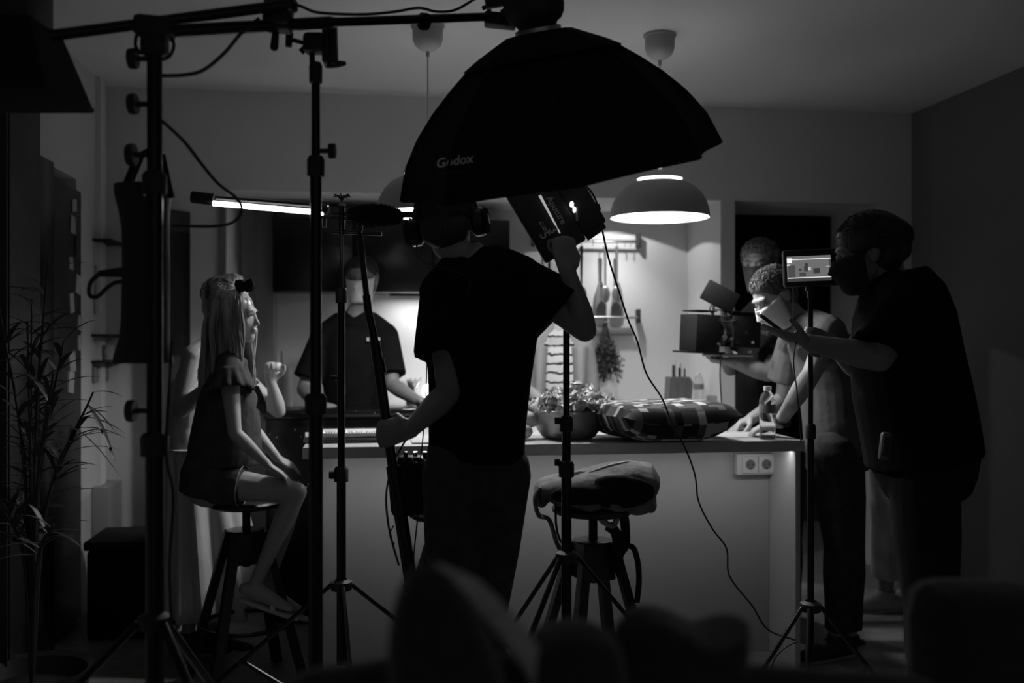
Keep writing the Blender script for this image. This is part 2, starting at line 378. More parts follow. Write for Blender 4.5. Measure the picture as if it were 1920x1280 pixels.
# back counter
XC0 = -0.55
for i in range(5):
    xa = XC0 + (XJ - XC0) * i / 5; xb = XC0 + (XJ - XC0) * (i + 1) / 5
    t = thing('base_cabinet', 'white base cabinet under the rear worktop, %s' % ['at its left end', 'second from its left end', 'in the middle of the row', 'second from the pillar', 'against the pillar'][i], 'cabinet', ((xa + xb) / 2, 5.8, 0), 'rear base cabinets')
    B(((xa + xb) / 2, 5.79, 0.46), (xb - xa - .002, 0.5, 0.9), 'body', ISLW, t)
    d = B(((xa + xb) / 2, 5.53, 0.5), (xb - xa - .006, 0.02, 0.78), 'door', ISLW, t)
    q = MB(); q.cyl(V(((xa + xb) / 2 - .07, 5.505, .84)), V(((xa + xb) / 2 + .07, 5.505, .84)), .006); q.build('handle', STEEL, d)
tag(B(((XC0 + XJ) / 2, 5.77, 0.935), (XJ - XC0, 0.56, 0.04), 'rear_worktop', mat('pale_worktop', .5, .35, var=.05), None), 'pale continuous worktop along the back wall', 'worktop')
# dark speckled counter behind island
XD0, XD1, YD0, YD1 = -0.5, 0.72, 4.72, 5.05
t = thing('dark_counter', 'dark stone counter with painted light specks standing behind the left part of the island', 'counter', ((XD0 + XD1) / 2, 4.9, 0))
B(((XD0 + XD1) / 2, (YD0 + YD1) / 2, 0.985), (XD1 - XD0, YD1 - YD0, 0.04), 'top', GRANITE, t, .006)
B(((XD0 + XD1) / 2, (YD0 + YD1) / 2 + .01, 0.51), (XD1 - XD0 - .02, YD1 - YD0 - .03, 0.91), 'body', GRANITE, t, .004)
B(((XD0 + XD1) / 2, (YD0 + YD1) / 2 + .03, 0.028), (XD1 - XD0 - .06, YD1 - YD0 - .1, 0.055), 'plinth', BLKM, t, .002)

# ---------------------------------------------------------------- island
X0, X1, Y0, Y1, ZT = -0.257, 1.72, 3.79, 4.60, 0.93
t = thing('kitchen_island', 'white kitchen island with grey worktop and lit recessed front', 'kitchen island', ((X0 + X1) / 2, 4.2, 0))
ISL = t
B(((X0 + X1) / 2, (Y0 + Y1) / 2, ZT - .022), (X1 - X0, Y1 - Y0, 0.044), 'worktop', ISLT, t, .003)
for xx, n in ((X0 + .04, 0), (X1 - .022, 0)):
    B((xx, (Y0 + Y1) / 2 + .005, (ZT - .044) / 2), (0.022, Y1 - Y0 - .03, ZT - .044), 'side_panel', ISLW, t, .002)
B(((X0 + X1) / 2 + .01, Y0 + 0.30, (ZT - .044) / 2), (X1 - X0 - .09, 0.03, ZT - .044), 'front_panel', ISLW, t, .001)
B(((X0 + X1) / 2 + .01, Y1 - .04, (ZT - .044) / 2), (X1 - X0 - .09, 0.03, ZT - .044), 'back_panel', ISLW, t, .001)
b = MB(); b.box(((X0 + X1) / 2 + .01, Y0 + 0.06, ZT - .044 - .001), (X1 - X0 - .10, .016, .002)); b.build('led_strip', STRIPM, t, smooth=False)
# socket block
sc = at(1413, 869, 4.24); yf = Y0 + .285
t = thing('double_socket', 'white double power socket under the right end of the island worktop', 'socket', (sc.x, yf, sc.z))
B((sc.x, yf - .022, sc.z), (0.165, 0.042, 0.088), 'housing', WHITEP, t, .004)
for sgn in (-1, 1):
    cx = sc.x + sgn * .036 + .01
    q = MB(); q.rbox((cx, yf - .046, sc.z), (0.070, .006, .072), .003); fr = q.build('frame', WHITEP, t)
    q = MB(); q.lathe([(.021, 0), (.021, .0015), (.018, -.0), (.018, .001)], (cx, yf - .0495, sc.z), rotm(V((1, 0, 0)), V((0, 0, 1))), 24, True, True); q.build('socket_well', GREYPAN, fr)
    for dx in (-.009, .009):
        q = MB(); q.cyl((cx + dx, yf - .0505, sc.z), (cx + dx, yf - .053, sc.z), .0026, 8); q.build('pin_hole', BLKM, fr)
    q = MB(); q.cyl((cx, yf - .0505, sc.z - .015), (cx, yf - .053, sc.z - .015), .003, 8); q.build('earth_contact', BLKM, fr)

# ---------------------------------------------------------------- pendant lamps
def pendant(px, label, d=4.3):
    c = at(px, 0, d); x, y = c.x, c.y
    t = thing('pendant_lamp', label, 'lamp', (x, y, ZC), 'dome pendant lamps over the island')
    b = MB(); b.lathe([(.068, 0), (.071, -.002), (.071, -.010), (.065, -.014), (.064, -.062), (.055, -.085), (.035, -.103), (.012, -.112), (.0, -.113)], (x, y, ZC), seg=36); b.build('ceiling_rose', LAMPG, t)
    b = MB(); b.cyl((x, y, ZC - .108), (x, y, ZC - .135), .008, 12); b.build('cord_grip', LAMPG, t)
    zt_ = 2.035
    b = MB(); b.cyl((x, y, ZC - .13), (x, y, zt_ + .07), .0028, 8); b.build('cord', mat('pale_cord', .45, .7), t)
    b = MB(); b.lathe([(.006, .075), (.009, .07), (.009, .03), (.013, .028), (.013, 0), (.0, 0)], (x, y, zt_), seg=20); b.build('stem', WHITEP, t)
    b = MB(); b.lathe([(.0, .004), (.09, .0035), (.098, .0), (.098, -.003), (.0, -.003)], (x, y, zt_ + .0), seg=40); b.build('cap_disc', LAMPW, t)
    out = [(.085, -.012), (.12, -.020), (.155, -.040), (.183, -.070), (.203, -.105), (.213, -.14), (.2155, -.172)]
    b = MB(); b.lathe(out, (x, y, zt_), seg=56); b.build('shade', LAMPG, t)
    b = MB(); b.lathe([(.085, -.013)] + [(r - .004, z - .002) for r, z in out[1:-1]] + [(.2125, -.172), (.2155, -.172)], (x, y, zt_), seg=56); b.build('shade_lining', LAMPW, t)
    b = MB(); b.cyl((x, y, zt_ - .003), (x, y, zt_ - .045), .02, 16); b.build('lamp_holder', LAMPW, t)
    b = MB(); b.lathe([(.175, -.148), (.09, -.151), (.0, -.152)], (x, y, zt_), seg=40); b.build('diffuser', mat('opal_diffuser', .9, .6, trans=.0, emit=5.5), t)
    l = bpy.data.lights.new('pendant_light', 'SPOT'); l.spot_size = math.radians(156); l.spot_blend = .25; l.energy = PENDANT_W * 4; l.shadow_soft_size = .08
    o = bpy.data.objects.new('pendant_light', l); COL.objects.link(o); o.parent = t; o.location = (0, 0, zt_ - .175 - ZC)
    l = bpy.data.lights.new('pendant_uplight', 'POINT'); l.energy = UPLIGHT_W; l.shadow_soft_size = .02
    o = bpy.data.objects.new('pendant_uplight', l); COL.objects.link(o); o.parent = t; o.location = (0, 0, zt_ - .05 - ZC)
    l = bpy.data.lights.new('added_ceiling_spot', 'SPOT'); l.energy = TOPSPOT_W; l.spot_size = math.radians(150); l.spot_blend = 1; l.shadow_soft_size = .05  # extra spot added above the opaque cap to brighten the ceiling
    o = bpy.data.objects.new('added_ceiling_spot', l); COL.objects.link(o); o.parent = t; o.location = (0, 0, zt_ + .03 - ZC); o.rotation_euler = (PI, 0, 0)
    return t
pendant(802, 'dome pendant lamp at the left, mostly hidden behind the large softbox', 4.2)
pendant(1237, 'grey dome pendant lamp in full view to the right of the softbox', 4.33)

# ---------------------------------------------------------------- rails and utensils on back wall
def rail(py, name_lbl, xr_px=1210, xl_px=1005):
    z = 1.326 - (py - 640) * 6.0 / FPX
    xl, xr = at(xl_px, 0, 6.0).x, at(xr_px, 0, 6.02).x
    t = thing('utensil_rail', name_lbl, 'rail', ((xl + xr) / 2, YB, z), 'utensil rails')
    b = MB(); b.cyl((xl, YB - .06, z), (xr, YB - .06, z), .0075, 12); b.build('bar', STEEL, t)
    b = MB(); b.cyl((xl, YB - .06, z + .05), (xr, YB - .06, z + .05), .003, 8)
    if 'upper' in name_lbl: b.build('top_wire', STEEL, t)
    for x in (xl, xr):
        b = MB(); b.rbox((x, YB - .035, z + .01), (.018, .07, .085), .004); b.build('bracket', BLKM, t)
    return z
zr1 = rail(449, 'upper utensil rail with hanging spoons on the back wall')
zr2 = rail(594, 'lower steel rail under the spoons on the back wall')
tag(B((at(1160, 0, 6.0).x, YB - .008, zr2 - .085), (.28, .016, .05), 'wall_strip', GREYPAN, None), 'grey strip on the wall below the lower rail', 'panel')
def spoon(px, label, L, head, g='spoons on the upper rail', m=SPOON, z=None):
    x = at(px, 0, 5.98).x; z = zr1 if z is None else z; y = YB - .07
    t = thing('serving_spoon' if head == 'spoon' else 'spatula' if head == 'spat' else 'utensil_hook', label, 'utensil', (x, y, z), g)
    b = MB(); b.tube(spline([(x, y - .0, z + .004), (x, y - .012, z - .004), (x, y - .005, z - .03)], 4), .0025, 6); b.build('hook', m, t)
    if head == 'hook': return
    b = MB(); b.tube([(x, y, z - .03), (x, y, z - .10), (x, y, z - L)], [(.011, .003), (.009, .003), (.006, .003)], 8, side=(1, 0, 0)); b.build('handle', m, t)
    b = MB()
    if head == 'spoon': b.ell((x, y, z - L - .045), (.032, .008, .052), seg=18)
    else: b.tube([(x, y, z - L), (x, y, z - L - .02), (x, y, z - L - .13)], [(.012, .003), (.035, .003), (.042, .002)], 10, side=(1, 0, 0))
    b.build('bowl' if head == 'spoon' else 'blade', m, t)
spoon(1145, 'steel serving spoon hanging on the left of the two in full view', .28, 'spoon')
spoon(1168, 'steel serving spoon hanging on the right of the two in full view', .28, 'spoon')
spoon(1022, 'steel spatula hanging behind the raised arm at the left of the rail', .22, 'spat', 'spatulas on the rails')
spoon(1098, 'dark long handled ladle beside the raised fist', .28, 'spoon', 'dark utensils on the upper rail', BLKS)
spoon(1035, 'dark long handled spatula hanging nearest the bright panel', .3, 'spat', 'dark utensils on the upper rail', BLKS)
for k, (px, s_) in enumerate(((1120, 'left of the spoons'), (1184, 'just right of the spoons'), (1195, 'nearest the right bracket of the rail'))):
    spoon(px, 'small empty hook on the upper rail, %s' % s_, .1, 'hook', 'empty hooks on the upper rail')
# shadows of spatulas built as two leaf-shaped boards leaning below spoons
for px, lb in ((1136, 'left board standing in for a spatula shadow behind the spoons'), (1170, 'right board standing in for a spatula shadow behind the spoons')):
    x = at(px, 0, 6.02).x; b = MB(); z = zr2 + .06
    b.tube([(x, YB - .02, z + .16), (x, YB - .02, z + .10), (x, YB - .02, z + .02), (x, YB - .02, z - .05)], [(.012, .005), (.03, .006), (.04, .006), (.038, .006)], 14, side=(1, 0, 0))
    tag(b.build('spatula_shadow_board', GREYPAN), lb, 'utensil', 'spatula shadow boards on the back wall')
# herb bunch
x = at(1146, 0, 5.95).x; y = YB - .09
t = thing('herb_bunch', 'dried herb bunch hanging upside down from the lower rail', 'herbs', (x, y, zr2))
b = MB()
random.seed(3); ends = []
for i in range(60):
    a = random.uniform(0, 2 * PI); r = random.uniform(.02, .11); L = random.uniform(.22, .40)
    e = V((x + math.cos(a) * r, y + math.sin(a) * r * .5, zr2 - L)); m_ = V((x + math.cos(a) * r * .25, y + math.sin(a) * r * .2, zr2 - .1))
    b.tube(spline([(x + random.uniform(-.012, .012), y, zr2 - .005), m_, e], 4), .0018, 5); ends.append((m_, e))
b.build('stems', HERB, t)
b = MB()
for m_, e in ends:
    for k in range(18):
        p = m_.lerp(e, random.uniform(.3, 1.02)) + V([random.gauss(0, .011) for _ in range(3)])
        d = V([random.gauss(0, 1) for _ in range(3)]).normalized(); s2 = d.orthogonal().normalized() * random.uniform(.007, .013); d *= random.uniform(.015, .03)
        b.add([p, p + d * .5 + s2, p + d, p + d * .5 - s2], [[0, 1, 2, 3]])
o = b.build('leaves', HERB, t); o['kind'] = 'stuff'
b = MB(); b.tube([(x + .013 * math.cos(a), y + .013 * math.sin(a), zr2 - .03) for a in [i * PI / 6 for i in range(12)]], .003, 6, closed=True); b.build('string', CARD, t)
# knife block
c = at(1271, 755, 5.8); zt_ = .956; kx, ky = c.x, c.y
t = thing('knife_block', 'brown wooden knife block on the rear worktop', 'knife block', (kx, ky, zt_))
tl = Matrix.Rotation(math.radians(-6), 3, 'Y')
b = MB(); b.slab([(kx - .07, ky - .05, zt_), (kx + .065, ky - .05, zt_), (kx + .075, ky - .05, zt_ + .135), (kx + .055, ky - .05, zt_ + .165), (kx - .06, ky - .05, zt_ + .165)], (0, .1, 0)); b.build('block', WOODM, t, smooth=False)
for i, (dx, h) in enumerate(((-.045, .075), (-.033, .10), (-.008, .06), (.002, .085), (.024, .055))):
    b = MB(); b.rbox((kx + dx + .01, ky - .02 + .01 * (i % 2), zt_ + .16 + h / 2), (.009, .014, h), .003); h_ = b.build('knife_handle', STEEL if i in (1, 3) else BLKS, t)
# small table lamp and pots on rear worktop / dark counter
def bottle(c, label, group, H=.215, r=.033, m=GLASS):
    x, y, z = c
    t = thing('water_bottle', label, 'bottle', c, group)
    b = MB()
    prof = [(0, .004), (r * .5, .002), (r * .95, 0), (r, .008)]
    for k in range(9):
        zz = .015 + k * (H * .64 / 9); prof += [(r * (1 if k % 2 else .955), zz)]
    prof += [(r * .93, H * .52), (r * .93, H * .66), (r, H * .69), (r * .98, H * .74), (r * .75, H * .84), (r * .42, H * .90), (r * .4, H * .93)]
    b.lathe(prof, c, seg=28); b.build('body', m, t)
    b = MB(); b.lathe([(r * .93, H * .30), (r * .965, H * .31), (r * .965, H * .0 + .001)], c, seg=6) if False else None
    b = MB(); b.lathe([(r * .0, H * .935), (r * .47, H * .92), (r * .47, H * 1.0), (0, H * 1.0)], c, seg=20); b.build('cap', WHITEP, t)
    b = MB(); b.lathe([(r * 1.01, H * .50), (r * 1.015, H * .505), (r * 1.015, H * .66), (r * 1.01, H * .665)], c, seg=28); b.build('label_sleeve', GREYPAN if m == GLASS else CARD, t)
    return t
c = at(1439, 825, 4.03); bottle((c.x, c.y, ZT), 'clear plastic water bottle standing at the front right of the island', 'water bottles')
c = at(1310, 770, 5.75); bottle((c.x, c.y, .956), 'half hidden water bottle on the rear worktop by the knife block', 'water bottles', .19, .03)
c = at(1335, 770, 5.75); tag(B((c.x, c.y, .956 + .03), (.05, .05, .06), 'sugar_tin', CARD, None, .006), 'small grey tin on the rear worktop beside the pillar', 'tin')
# paper roll & stand at left (px 530, y 660-760)
c = at(530, 765, 5.75); t = thing('paper_roll', 'pale kitchen paper roll on an upright holder left of the masked man', 'paper roll', (c.x, c.y, .956))
b = MB(); b.lathe([(0, .01), (.055, .01), (.055, .22), (.02, .22)], (c.x, c.y, .956), seg=28); b.build('roll', mat('roll_paper', .33, .9, bump=.1), t)
b = MB(); b.cyl((c.x, c.y, .956), (c.x, c.y, 1.27), .012, 12); b.lathe([(.07, 0), (.07, .01), (0, .01)], (c.x, c.y, .956), seg=28); b.build('holder', STEEL, t)
def potted(px, py, d, z, label, R=.05, n=40, H=.12, wide=.06):
    c = at(px, py, d); x, y = c.x, c.y
    t = thing('potted_plant', label, 'plant', (x, y, z), 'small potted plants')
    b = MB(); b.lathe([(0, 0), (R * .75, 0), (R, R * 1.5), (R * .9, R * 1.5), (R * .8, R * 1.2), (0, R * 1.2)], (x, y, z), seg=24); b.build('pot', BLKM, t)
    b = MB()
    for i in range(n):
        a = random.uniform(0, 2 * PI); r = random.uniform(.2, 1) * wide; h = random.uniform(.5, 1) * H
        p0 = V((x + math.cos(a) * r * .3, y + math.sin(a) * r * .3, z + R * 1.2)); p2 = p0 + V((math.cos(a) * r, math.sin(a) * r, h)); p1 = (p0 + p2) / 2 + V((0, 0, h * .12))
        b.tube([p0, p1, p2], [(.003, .001), (.005, .001), (.0008, .0005)], 5)
    b.build('foliage', LEAF, t)
potted(772, 735, 5.72, .956, 'dark leafy pot plant glowing from behind near the masked man', .04, 70, .12, .06)
c = at(803, 730, 5.7); x, y = c.x, c.y
t = thing('table_lamp', 'small bright globe lamp on the rear worktop beside the pot plant', 'lamp', (x, y, .956))
b = MB(); b.lathe([(0, 0), (.03, 0), (.03, .012), (.01, .02), (.01, .05), (0, .05)], (x, y, .956), seg=20); b.build('base', STEEL, t)
b = MB(); b.ell((x, y, .956 + .085), (.036, .036, .04), seg=20); b.build('globe', mat('globe_glow', .9, .5, emit=34.0), t)

# ---------------------------------------------------------------- island things
# metal bowl
c = at(1066, 820, 4.08); bx, by = c.x, c.y
t = thing('mixing_bowl', 'wide brushed metal bowl holding curly salad leaves', 'bowl', (bx, by, ZT))
b = MB(); b.lathe([(0, .003), (.085, .0), (.108, .008), (.128, .035), (.143, .07), (.154, .115), (.157, .118), (.155, .120), (.146, .117), (.130, .07), (.108, .038), (.08, .012), (0, .01)], (bx, by, ZT), seg=48); b.build('bowl_body', mat('dull_bowl_metal', .30, .5, .7, bump=.08, bscale=9, var=.2), t)
random.seed(11)
b = MB()
def frill(b, c, d, size, up):
    d = d.normalized(); s_ = d.cross(up)
    s_ = d.orthogonal() if s_.length < .1 else s_
    s_.normalize(); n_ = s_.cross(d).normalized(); nu, nv = 13, 7; vs = []; fs = []
    for i in range(nv):
        v_ = i / (nv - 1)
        for j in range(nu):
            u_ = j / (nu - 1) * 2 - 1; wdt = math.sin(PI * min(.93, v_ * .8 + .12)) * size * .75
            rf = size * .22 * (v_ ** 1.4 * .8 + abs(u_) ** 2 * .6) * math.sin(j * 1.5 + i * .9 + c.x * 90)
            vs.append(c + d * (v_ * size) + s_ * (u_ * wdt) + n_ * (rf + size * .25 * u_ * u_) )
    for i in range(nv - 1):
        for j in range(nu - 1): a = i * nu + j; fs.append([a, a + 1, a + nu + 1, a + nu])
    b.add(vs, fs)
for i in range(230):
    a = random.uniform(0, 2 * PI); r = math.sqrt(random.random()) * .145
    hh = .115 + .085 * (1 - (r / .15) ** 2) * random.uniform(.3, 1) + (.02 if math.cos(a) * r > .0 else 0)
    p = V((bx + math.cos(a) * r, by + math.sin(a) * r, ZT + hh - .02))
    frill(b, p, V((math.cos(a) * r * 7 + random.gauss(0, .6), math.sin(a) * r * 7 + random.gauss(0, .6), random.uniform(.2, 1.2))), random.uniform(.03, .055), Z_)
for i in range(8):
    p = V((bx + .15, by - .02, ZT + .12)); frill(b, p + V((0, 0, random.uniform(-.02, .03))), V((random.uniform(.5, 1), random.gauss(0, .3), random.uniform(-.1, .3))), .045, Z_)
o = b.build('salad_leaves', SALAD, None); tag(o, 'heap of curly salad leaves rising out of the metal bowl', 'salad', None, 'stuff')
# cushion on island
c = at(1232, 820, 4.05); cx, cy = c.x, c.y
b = MB(); n = 26; vs = []; fs = []
for sgn in (1, -1):
    for i in range(n):
        for j in range(n):
            u = i / (n - 1) * 2 - 1; v = j / (n - 1) * 2 - 1
            e = max(0, (1 - u ** 4) * (1 - v ** 4)) ** .45
            px_ = u * (1 - .08 * (1 - abs(v)) * 0 - .06 * v * v) ; py_ = v * (1 - .06 * u * u)
            sag = .03 * abs(u) ** 3
            vs.append(V((px_ * .27, py_ * .25, sgn * e * .078 * (1 + .06 * noise.noise(V((u * 2, v * 2, 3)))) + sag)))
for s0, fl in ((0, False), (n * n, True)):
    for i in range(n - 1):
        for j in range(n - 1):
            a = s0 + i * n + j; f = [a, a + n, a + n + 1, a + 1]; fs.append(f[::-1] if fl else f)
rr = Matrix.Rotation(math.radians(12), 3, 'Z')
b.add([rr @ v + V((cx, cy, ZT + .078)) for v in vs], fs)
cu_ = b.build('cushion', BLOCKS, None, off=(cx, cy, ZT + .078)); ul = cu_.data.uv_layers.new(name='UVMap')
for lp in cu_.data.loops:
    k_ = lp.vertex_index % (n * n); ul.data[lp.index].uv = ((k_ // n) / (n - 1), (k_ % n) / (n - 1) + (.37 if lp.vertex_index >= n * n else 0))
tag(cu_, 'plump cushion with black, grey and white block pattern on the island', 'cushion')
# onions / squash left of bowl
for i, (px, py, r, lb) in enumerate(((990, 800, .045, 'pale upper vegetable leaning on the metal bowl'), (985, 815, .04, 'pale lower vegetable between the bowl and the sound man'))):
    c = at(px, 815, 4.0); z = ZT + (.078 if i == 0 else .034)
    t = thing('squash', lb, 'vegetable', (c.x - .02 * i, c.y + .05 * (1 - i), z - r * .8), 'pale vegetables beside the bowl')
    cc = V((c.x - .02 * i, c.y + .05 * (1 - i), z))
    b = MB(); b.ell(cc, (r * 1.25, r, r * .82), seg=24, rings=14, amp=.08, fr=2); b.build('flesh', PILE, t)
    b = MB(); b.cyl(cc + V((-r * 1.1, 0, .01)), cc + V((-r * 1.5, 0, .02)), .006, 8, .004); b.build('stalk', CARD, t)
# magazines & notebook at left
random.seed(5)
stack = [(642, .30, .20, .007, 'open magazine at the bottom of the pile at the left end', PAPER), (650, .27, .19, .009, 'grey covered book in the middle of the pile', CARD), (640, .28, .2, .006, 'thin pale booklet near the top of the pile', PAPER)]
z = ZT + .001
for i, (px, wx, wy, th, lb, mm) in enumerate(stack):
    c = at(px, 830, 4.0); ro = Matrix.Rotation(math.radians([2, -5, 4][i]), 3, 'Z')
    t = thing('magazine', lb, 'magazine', (c.x, c.y, z), 'papers piled at the left end of the island')
    B((c.x, c.y, z + th / 2), (wx, wy, th - .002), 'pages', PAPER, t, .001, ro)
    B((c.x, c.y, z + th - .001), (wx + .004, wy + .004, .0015), 'cover', mm, t, .0005, ro)
    z += th + .001
c = at(655, 818, 3.98)
t = thing('spiral_notebook', 'spiral bound white notepad on top of the pile at the left end', 'notebook', (c.x, c.y, z))
B((c.x, c.y, z + .006), (.30, .2, .011), 'pages', PAPER, t, .001)
b = MB()
pts = [(c.x - .145 + .29 * k / 240, c.y - .1 - .005 * math.cos(k * PI / 4), z + .011 + .008 * math.sin(k * PI / 4)) for k in range(241)]
b.tube(pts, .0011, 5); b.build('spiral_binding', STEEL, t)
c = at(925, 830, 4.0)
t = thing('placemat', 'flat pale sheet on the worktop in front of the sound man', 'sheet', (c.x - .18, c.y, ZT)); B((c.x - .18, c.y, ZT + .004), (.3, .24, .006), 'sheet_body', PAPER, t, .002)
c = at(1380, 815, 4.2); t = thing('paper_sheet', 'white paper sheet under the hands of the leaning man', 'paper', (c.x, c.y, ZT)); B((c.x, c.y, ZT + .0015), (.3, .21, .002), 'sheet_body', PAPER, t, .0005, Matrix.Rotation(.1, 3, 'Z'))

# ---------------------------------------------------------------- stools
def stool_proto(h=.72):
    t = thing('bar_stool', 'x', 'stool', (0, 0, 0))
    b = MB(); b.lathe([(0, h - .028), (.13, h - .028), (.143, h - .02), (.146, h - .008), (.138, h), (0, h)], seg=36); b.build('seat', DARKWOOD, t)
    b = MB(); b.cyl((0, 0, h - .03), (0, 0, h - .27), .016, 16); b.build('column', BLKS, t)
    b = MB(); b.lathe([(.07, h - .125), (.072, h - .12), (.05, h - .117), (.02, h - .117)], seg=24); b.build('flange', BLKS, t)
    b = MB(); b.rbox((0, 0, h - .19), (.12, .12, .13), .006); b.build('hub_block', DARKWOOD, t)
    for i in range(4):
        a = PI / 4 + i * PI / 2; d = V((math.cos(a), math.sin(a), 0))
        b = MB(); b.tube([d * .075 + V((0, 0, h - .13)), d * .25 + V((0, 0, .01))], [(.024, .02), (.027, .022)], 4, side=(-d.y, d.x, 0)); b.build('leg', DARKWOOD, t, smooth=False)
    b = MB(); rr = .075 + (.175) * ((h - .13 - .25) / (h - .14)); b.tube([(rr * .97 * math.cos(i * PI / 16), rr * .97 * math.sin(i * PI / 16), .25) for i in range(32)], .009, 8, closed=True); b.build('foot_ring', BLKS, t)
    return t
st = stool_proto(.75); s2 = copy_tree(st); s3 = copy_tree(st)
c = at(1112, 0, 3.5); st.location = (c.x, c.y, 0); st['label'] = 'dark industrial bar stool carrying the canvas backpack'; st.rotation_euler.z = .25
c = at(845, 0, 3.42); s2.location = (c.x, c.y, 0); s2['label'] = 'dark industrial bar stool hidden behind the legs of the sound man'; s2.rotation_euler.z = .5
c = at(462, 0, 3.86); s3.location = (c.x, c.y, -.035); s3['label'] = 'dark industrial bar stool the girl sits on'; s3.rotation_euler.z = .4
s3.location.z = 0; s3.scale = (1, 1, .95)
for s_ in (st, s2, s3): s_['group'] = 'industrial bar stools'
# backpack on stool
bc = at(1120, 910, 3.48)
t = thing('backpack', 'crumpled light canvas backpack lying on the right bar stool with straps hanging', 'bag', (bc.x, bc.y, .72))
P = lambda px, py, d=3.48: at(px, py, d)
b = MB()
b.tube([P(1002, 912), P(1012, 913), P(1035, 914), P(1065, 915), P(1105, 910), P(1140, 905), P(1180, 905), P(1212, 908), P(1229, 915)],
       [(.03, .006), (.08, .028), (.11, .044), (.13, .052), (.145, .06), (.145, .068), (.14, .078), (.13, .078), (.08, .04)], 28, side=F_, noise_amp=.012)
for (p, r) in ((P(1192, 932), (.07, .13, .06)), (P(1150, 930), (.09, .15, .052)), (P(1100, 930, 3.5), (.10, .17, .05)), (P(1060, 925), (.07, .15, .04)), (P(1218, 945), (.022, .09, .028)), (P(1016, 925), (.028, .06, .05))): b.ell(p, r, RC, amp=.15, fr=3)
b.build('bag_body', CANVAS, t, remesh=.007, sm=3)
b = MB(); b.ell(P(1160, 922, 3.36), (.125, .03, .058), RC, amp=.1, fr=3); b.ell(P(1090, 928, 3.34), (.11, .03, .035), RC, amp=.1, fr=3); b.build('front_pocket', BLKF, t, remesh=.008)
b = MB()
for k in range(16): b.tube([P(1192 + k * 2.4, 884 + k * .8 - 4, 3.40), P(1195 + k * 2.4, 884 + k * .8 + 5, 3.39)], .0012, 5)
b.build('stitching', BLKF, t)
b = MB(); b.tube(spline([P(1040, 905, 3.42), P(1075, 898, 3.42), P(1110, 885, 3.42), P(1150, 872, 3.44), P(1190, 868, 3.46), P(1225, 885, 3.46)], 6), (.007), 8); b.build('piping', mat('pale_piping', .4, .7), t)
b = MB(); b.tube([P(1060, 893, 3.45), P(1085, 888, 3.45), P(1140, 877, 3.45)], [(.03, .008)] * 3, 8, side=F_); b.build('pocket_flap', BLKF, t)
b = MB(); b.tube(spline([P(1012, 912, 3.42), P(1003, 935, 3.42), P(1010, 965, 3.43), P(1030, 975, 3.43), P(1045, 1020, 3.43), P(1062, 1040, 3.45)], 6), [(.008, .02)] * 31, 8, side=R_); b.build('shoulder_strap', CANVAS, t)
b = MB(); b.tube(spline([P(1042, 940, 3.42), P(1043, 985, 3.42), P(1052, 1015, 3.43), P(1075, 1035, 3.45)], 6), .004, 8); b.build('strap_edge', BLKF, t)
b = MB(); b.tube(spline([P(1168, 955, 3.42), P(1172, 985, 3.42), P(1172, 1020, 3.42), P(1160, 1040, 3.42)], 6), [(.016, .004)] * 19, 8, side=R_); b.build('shoulder_strap', BLKF, t)
b = MB(); b.tube(spline([P(1175, 1022, 3.42), P(1188, 1028, 3.42), P(1196, 1055, 3.42), P(1198, 1090, 3.42), P(1194, 1130, 3.42)], 6), [(.010, .003)] * 25, 8, side=R_); b.build('webbing', BLKF, t)
b = MB(); b.tube(spline([P(1125, 955, 3.42), P(1130, 975, 3.42), P(1150, 985, 3.42), P(1158, 960, 3.42)], 5), [(.02, .012)] * 16, 10, side=F_, noise_amp=.01); b.build('scarf', mat('pale_scarf', .3, .9, bump=.4, bscale=30), t)
b = MB(); b.tube(spline([P(1140, 985, 3.42), P(1155, 1000, 3.42), P(1160, 1040, 3.42), P(1148, 1060, 3.42)], 5), [(.018, .010)] * 16, 8, side=R_); b.build('strap_bundle', BLKF, t)

# ---------------------------------------------------------------- people
def hand(mb, w, d, n, curl=(35, 45, 30), side=1, s=1.0, thumb=1.0, spread=.12):
    d = d.normalized(); n = (n - d * d.dot(n)).normalized(); wv = d.cross(n) * side
    mb.tube([w - d * .01, w + d * .02 * s, w + d * .05 * s, w + d * .085 * s], [(.024 * s, .018 * s), (.033 * s, .017 * s), (.041 * s, .016 * s), (.038 * s, .014 * s)], 12, side=wv, round_ends=True)
    for k, (o, L) in enumerate(((.030, .072), (.011, .082), (-.009, .076), (-.028, .060))):
        p = w + d * (.086 - abs(o) * .12) * s + wv * o * s; cur = d + wv * (o * spread / .03 * .5); cur.normalize(); a = 0; pts = [p - cur * .015 * s]; pts.append(p)
        for q, (fr, cg) in enumerate(zip((.44, .31, .25), curl)):
            a += math.radians(cg + (k - 1.5) * 3)
            dr_ = (cur * math.cos(a) + n * math.sin(a)); p = p + dr_ * (L * fr * s); pts.append(p.copy())
        mb.tube(pts, [.0095 * s, .0092 * s, .0086 * s, .0078 * s, .0068 * s], 8, round_ends=True)
    p = w + d * .022 * s + wv * .028 * s
    d1 = (d * .65 + wv * .65 + n * .45 * thumb).normalized(); d2 = (d * .85 + wv * .05 + n * .6 * thumb).normalized(); d3 = (d * .85 - wv * .35 + n * .5 * thumb).normalized()
    pts = [p - d1 * .01, p + d1 * .035 * s]; pts.append(pts[-1] + d2 * .03 * s); pts.append(pts[-1] + d3 * .026 * s)
    mb.tube(pts, [.014 * s, .0115 * s, .0105 * s, .0085 * s], 8, round_ends=True)
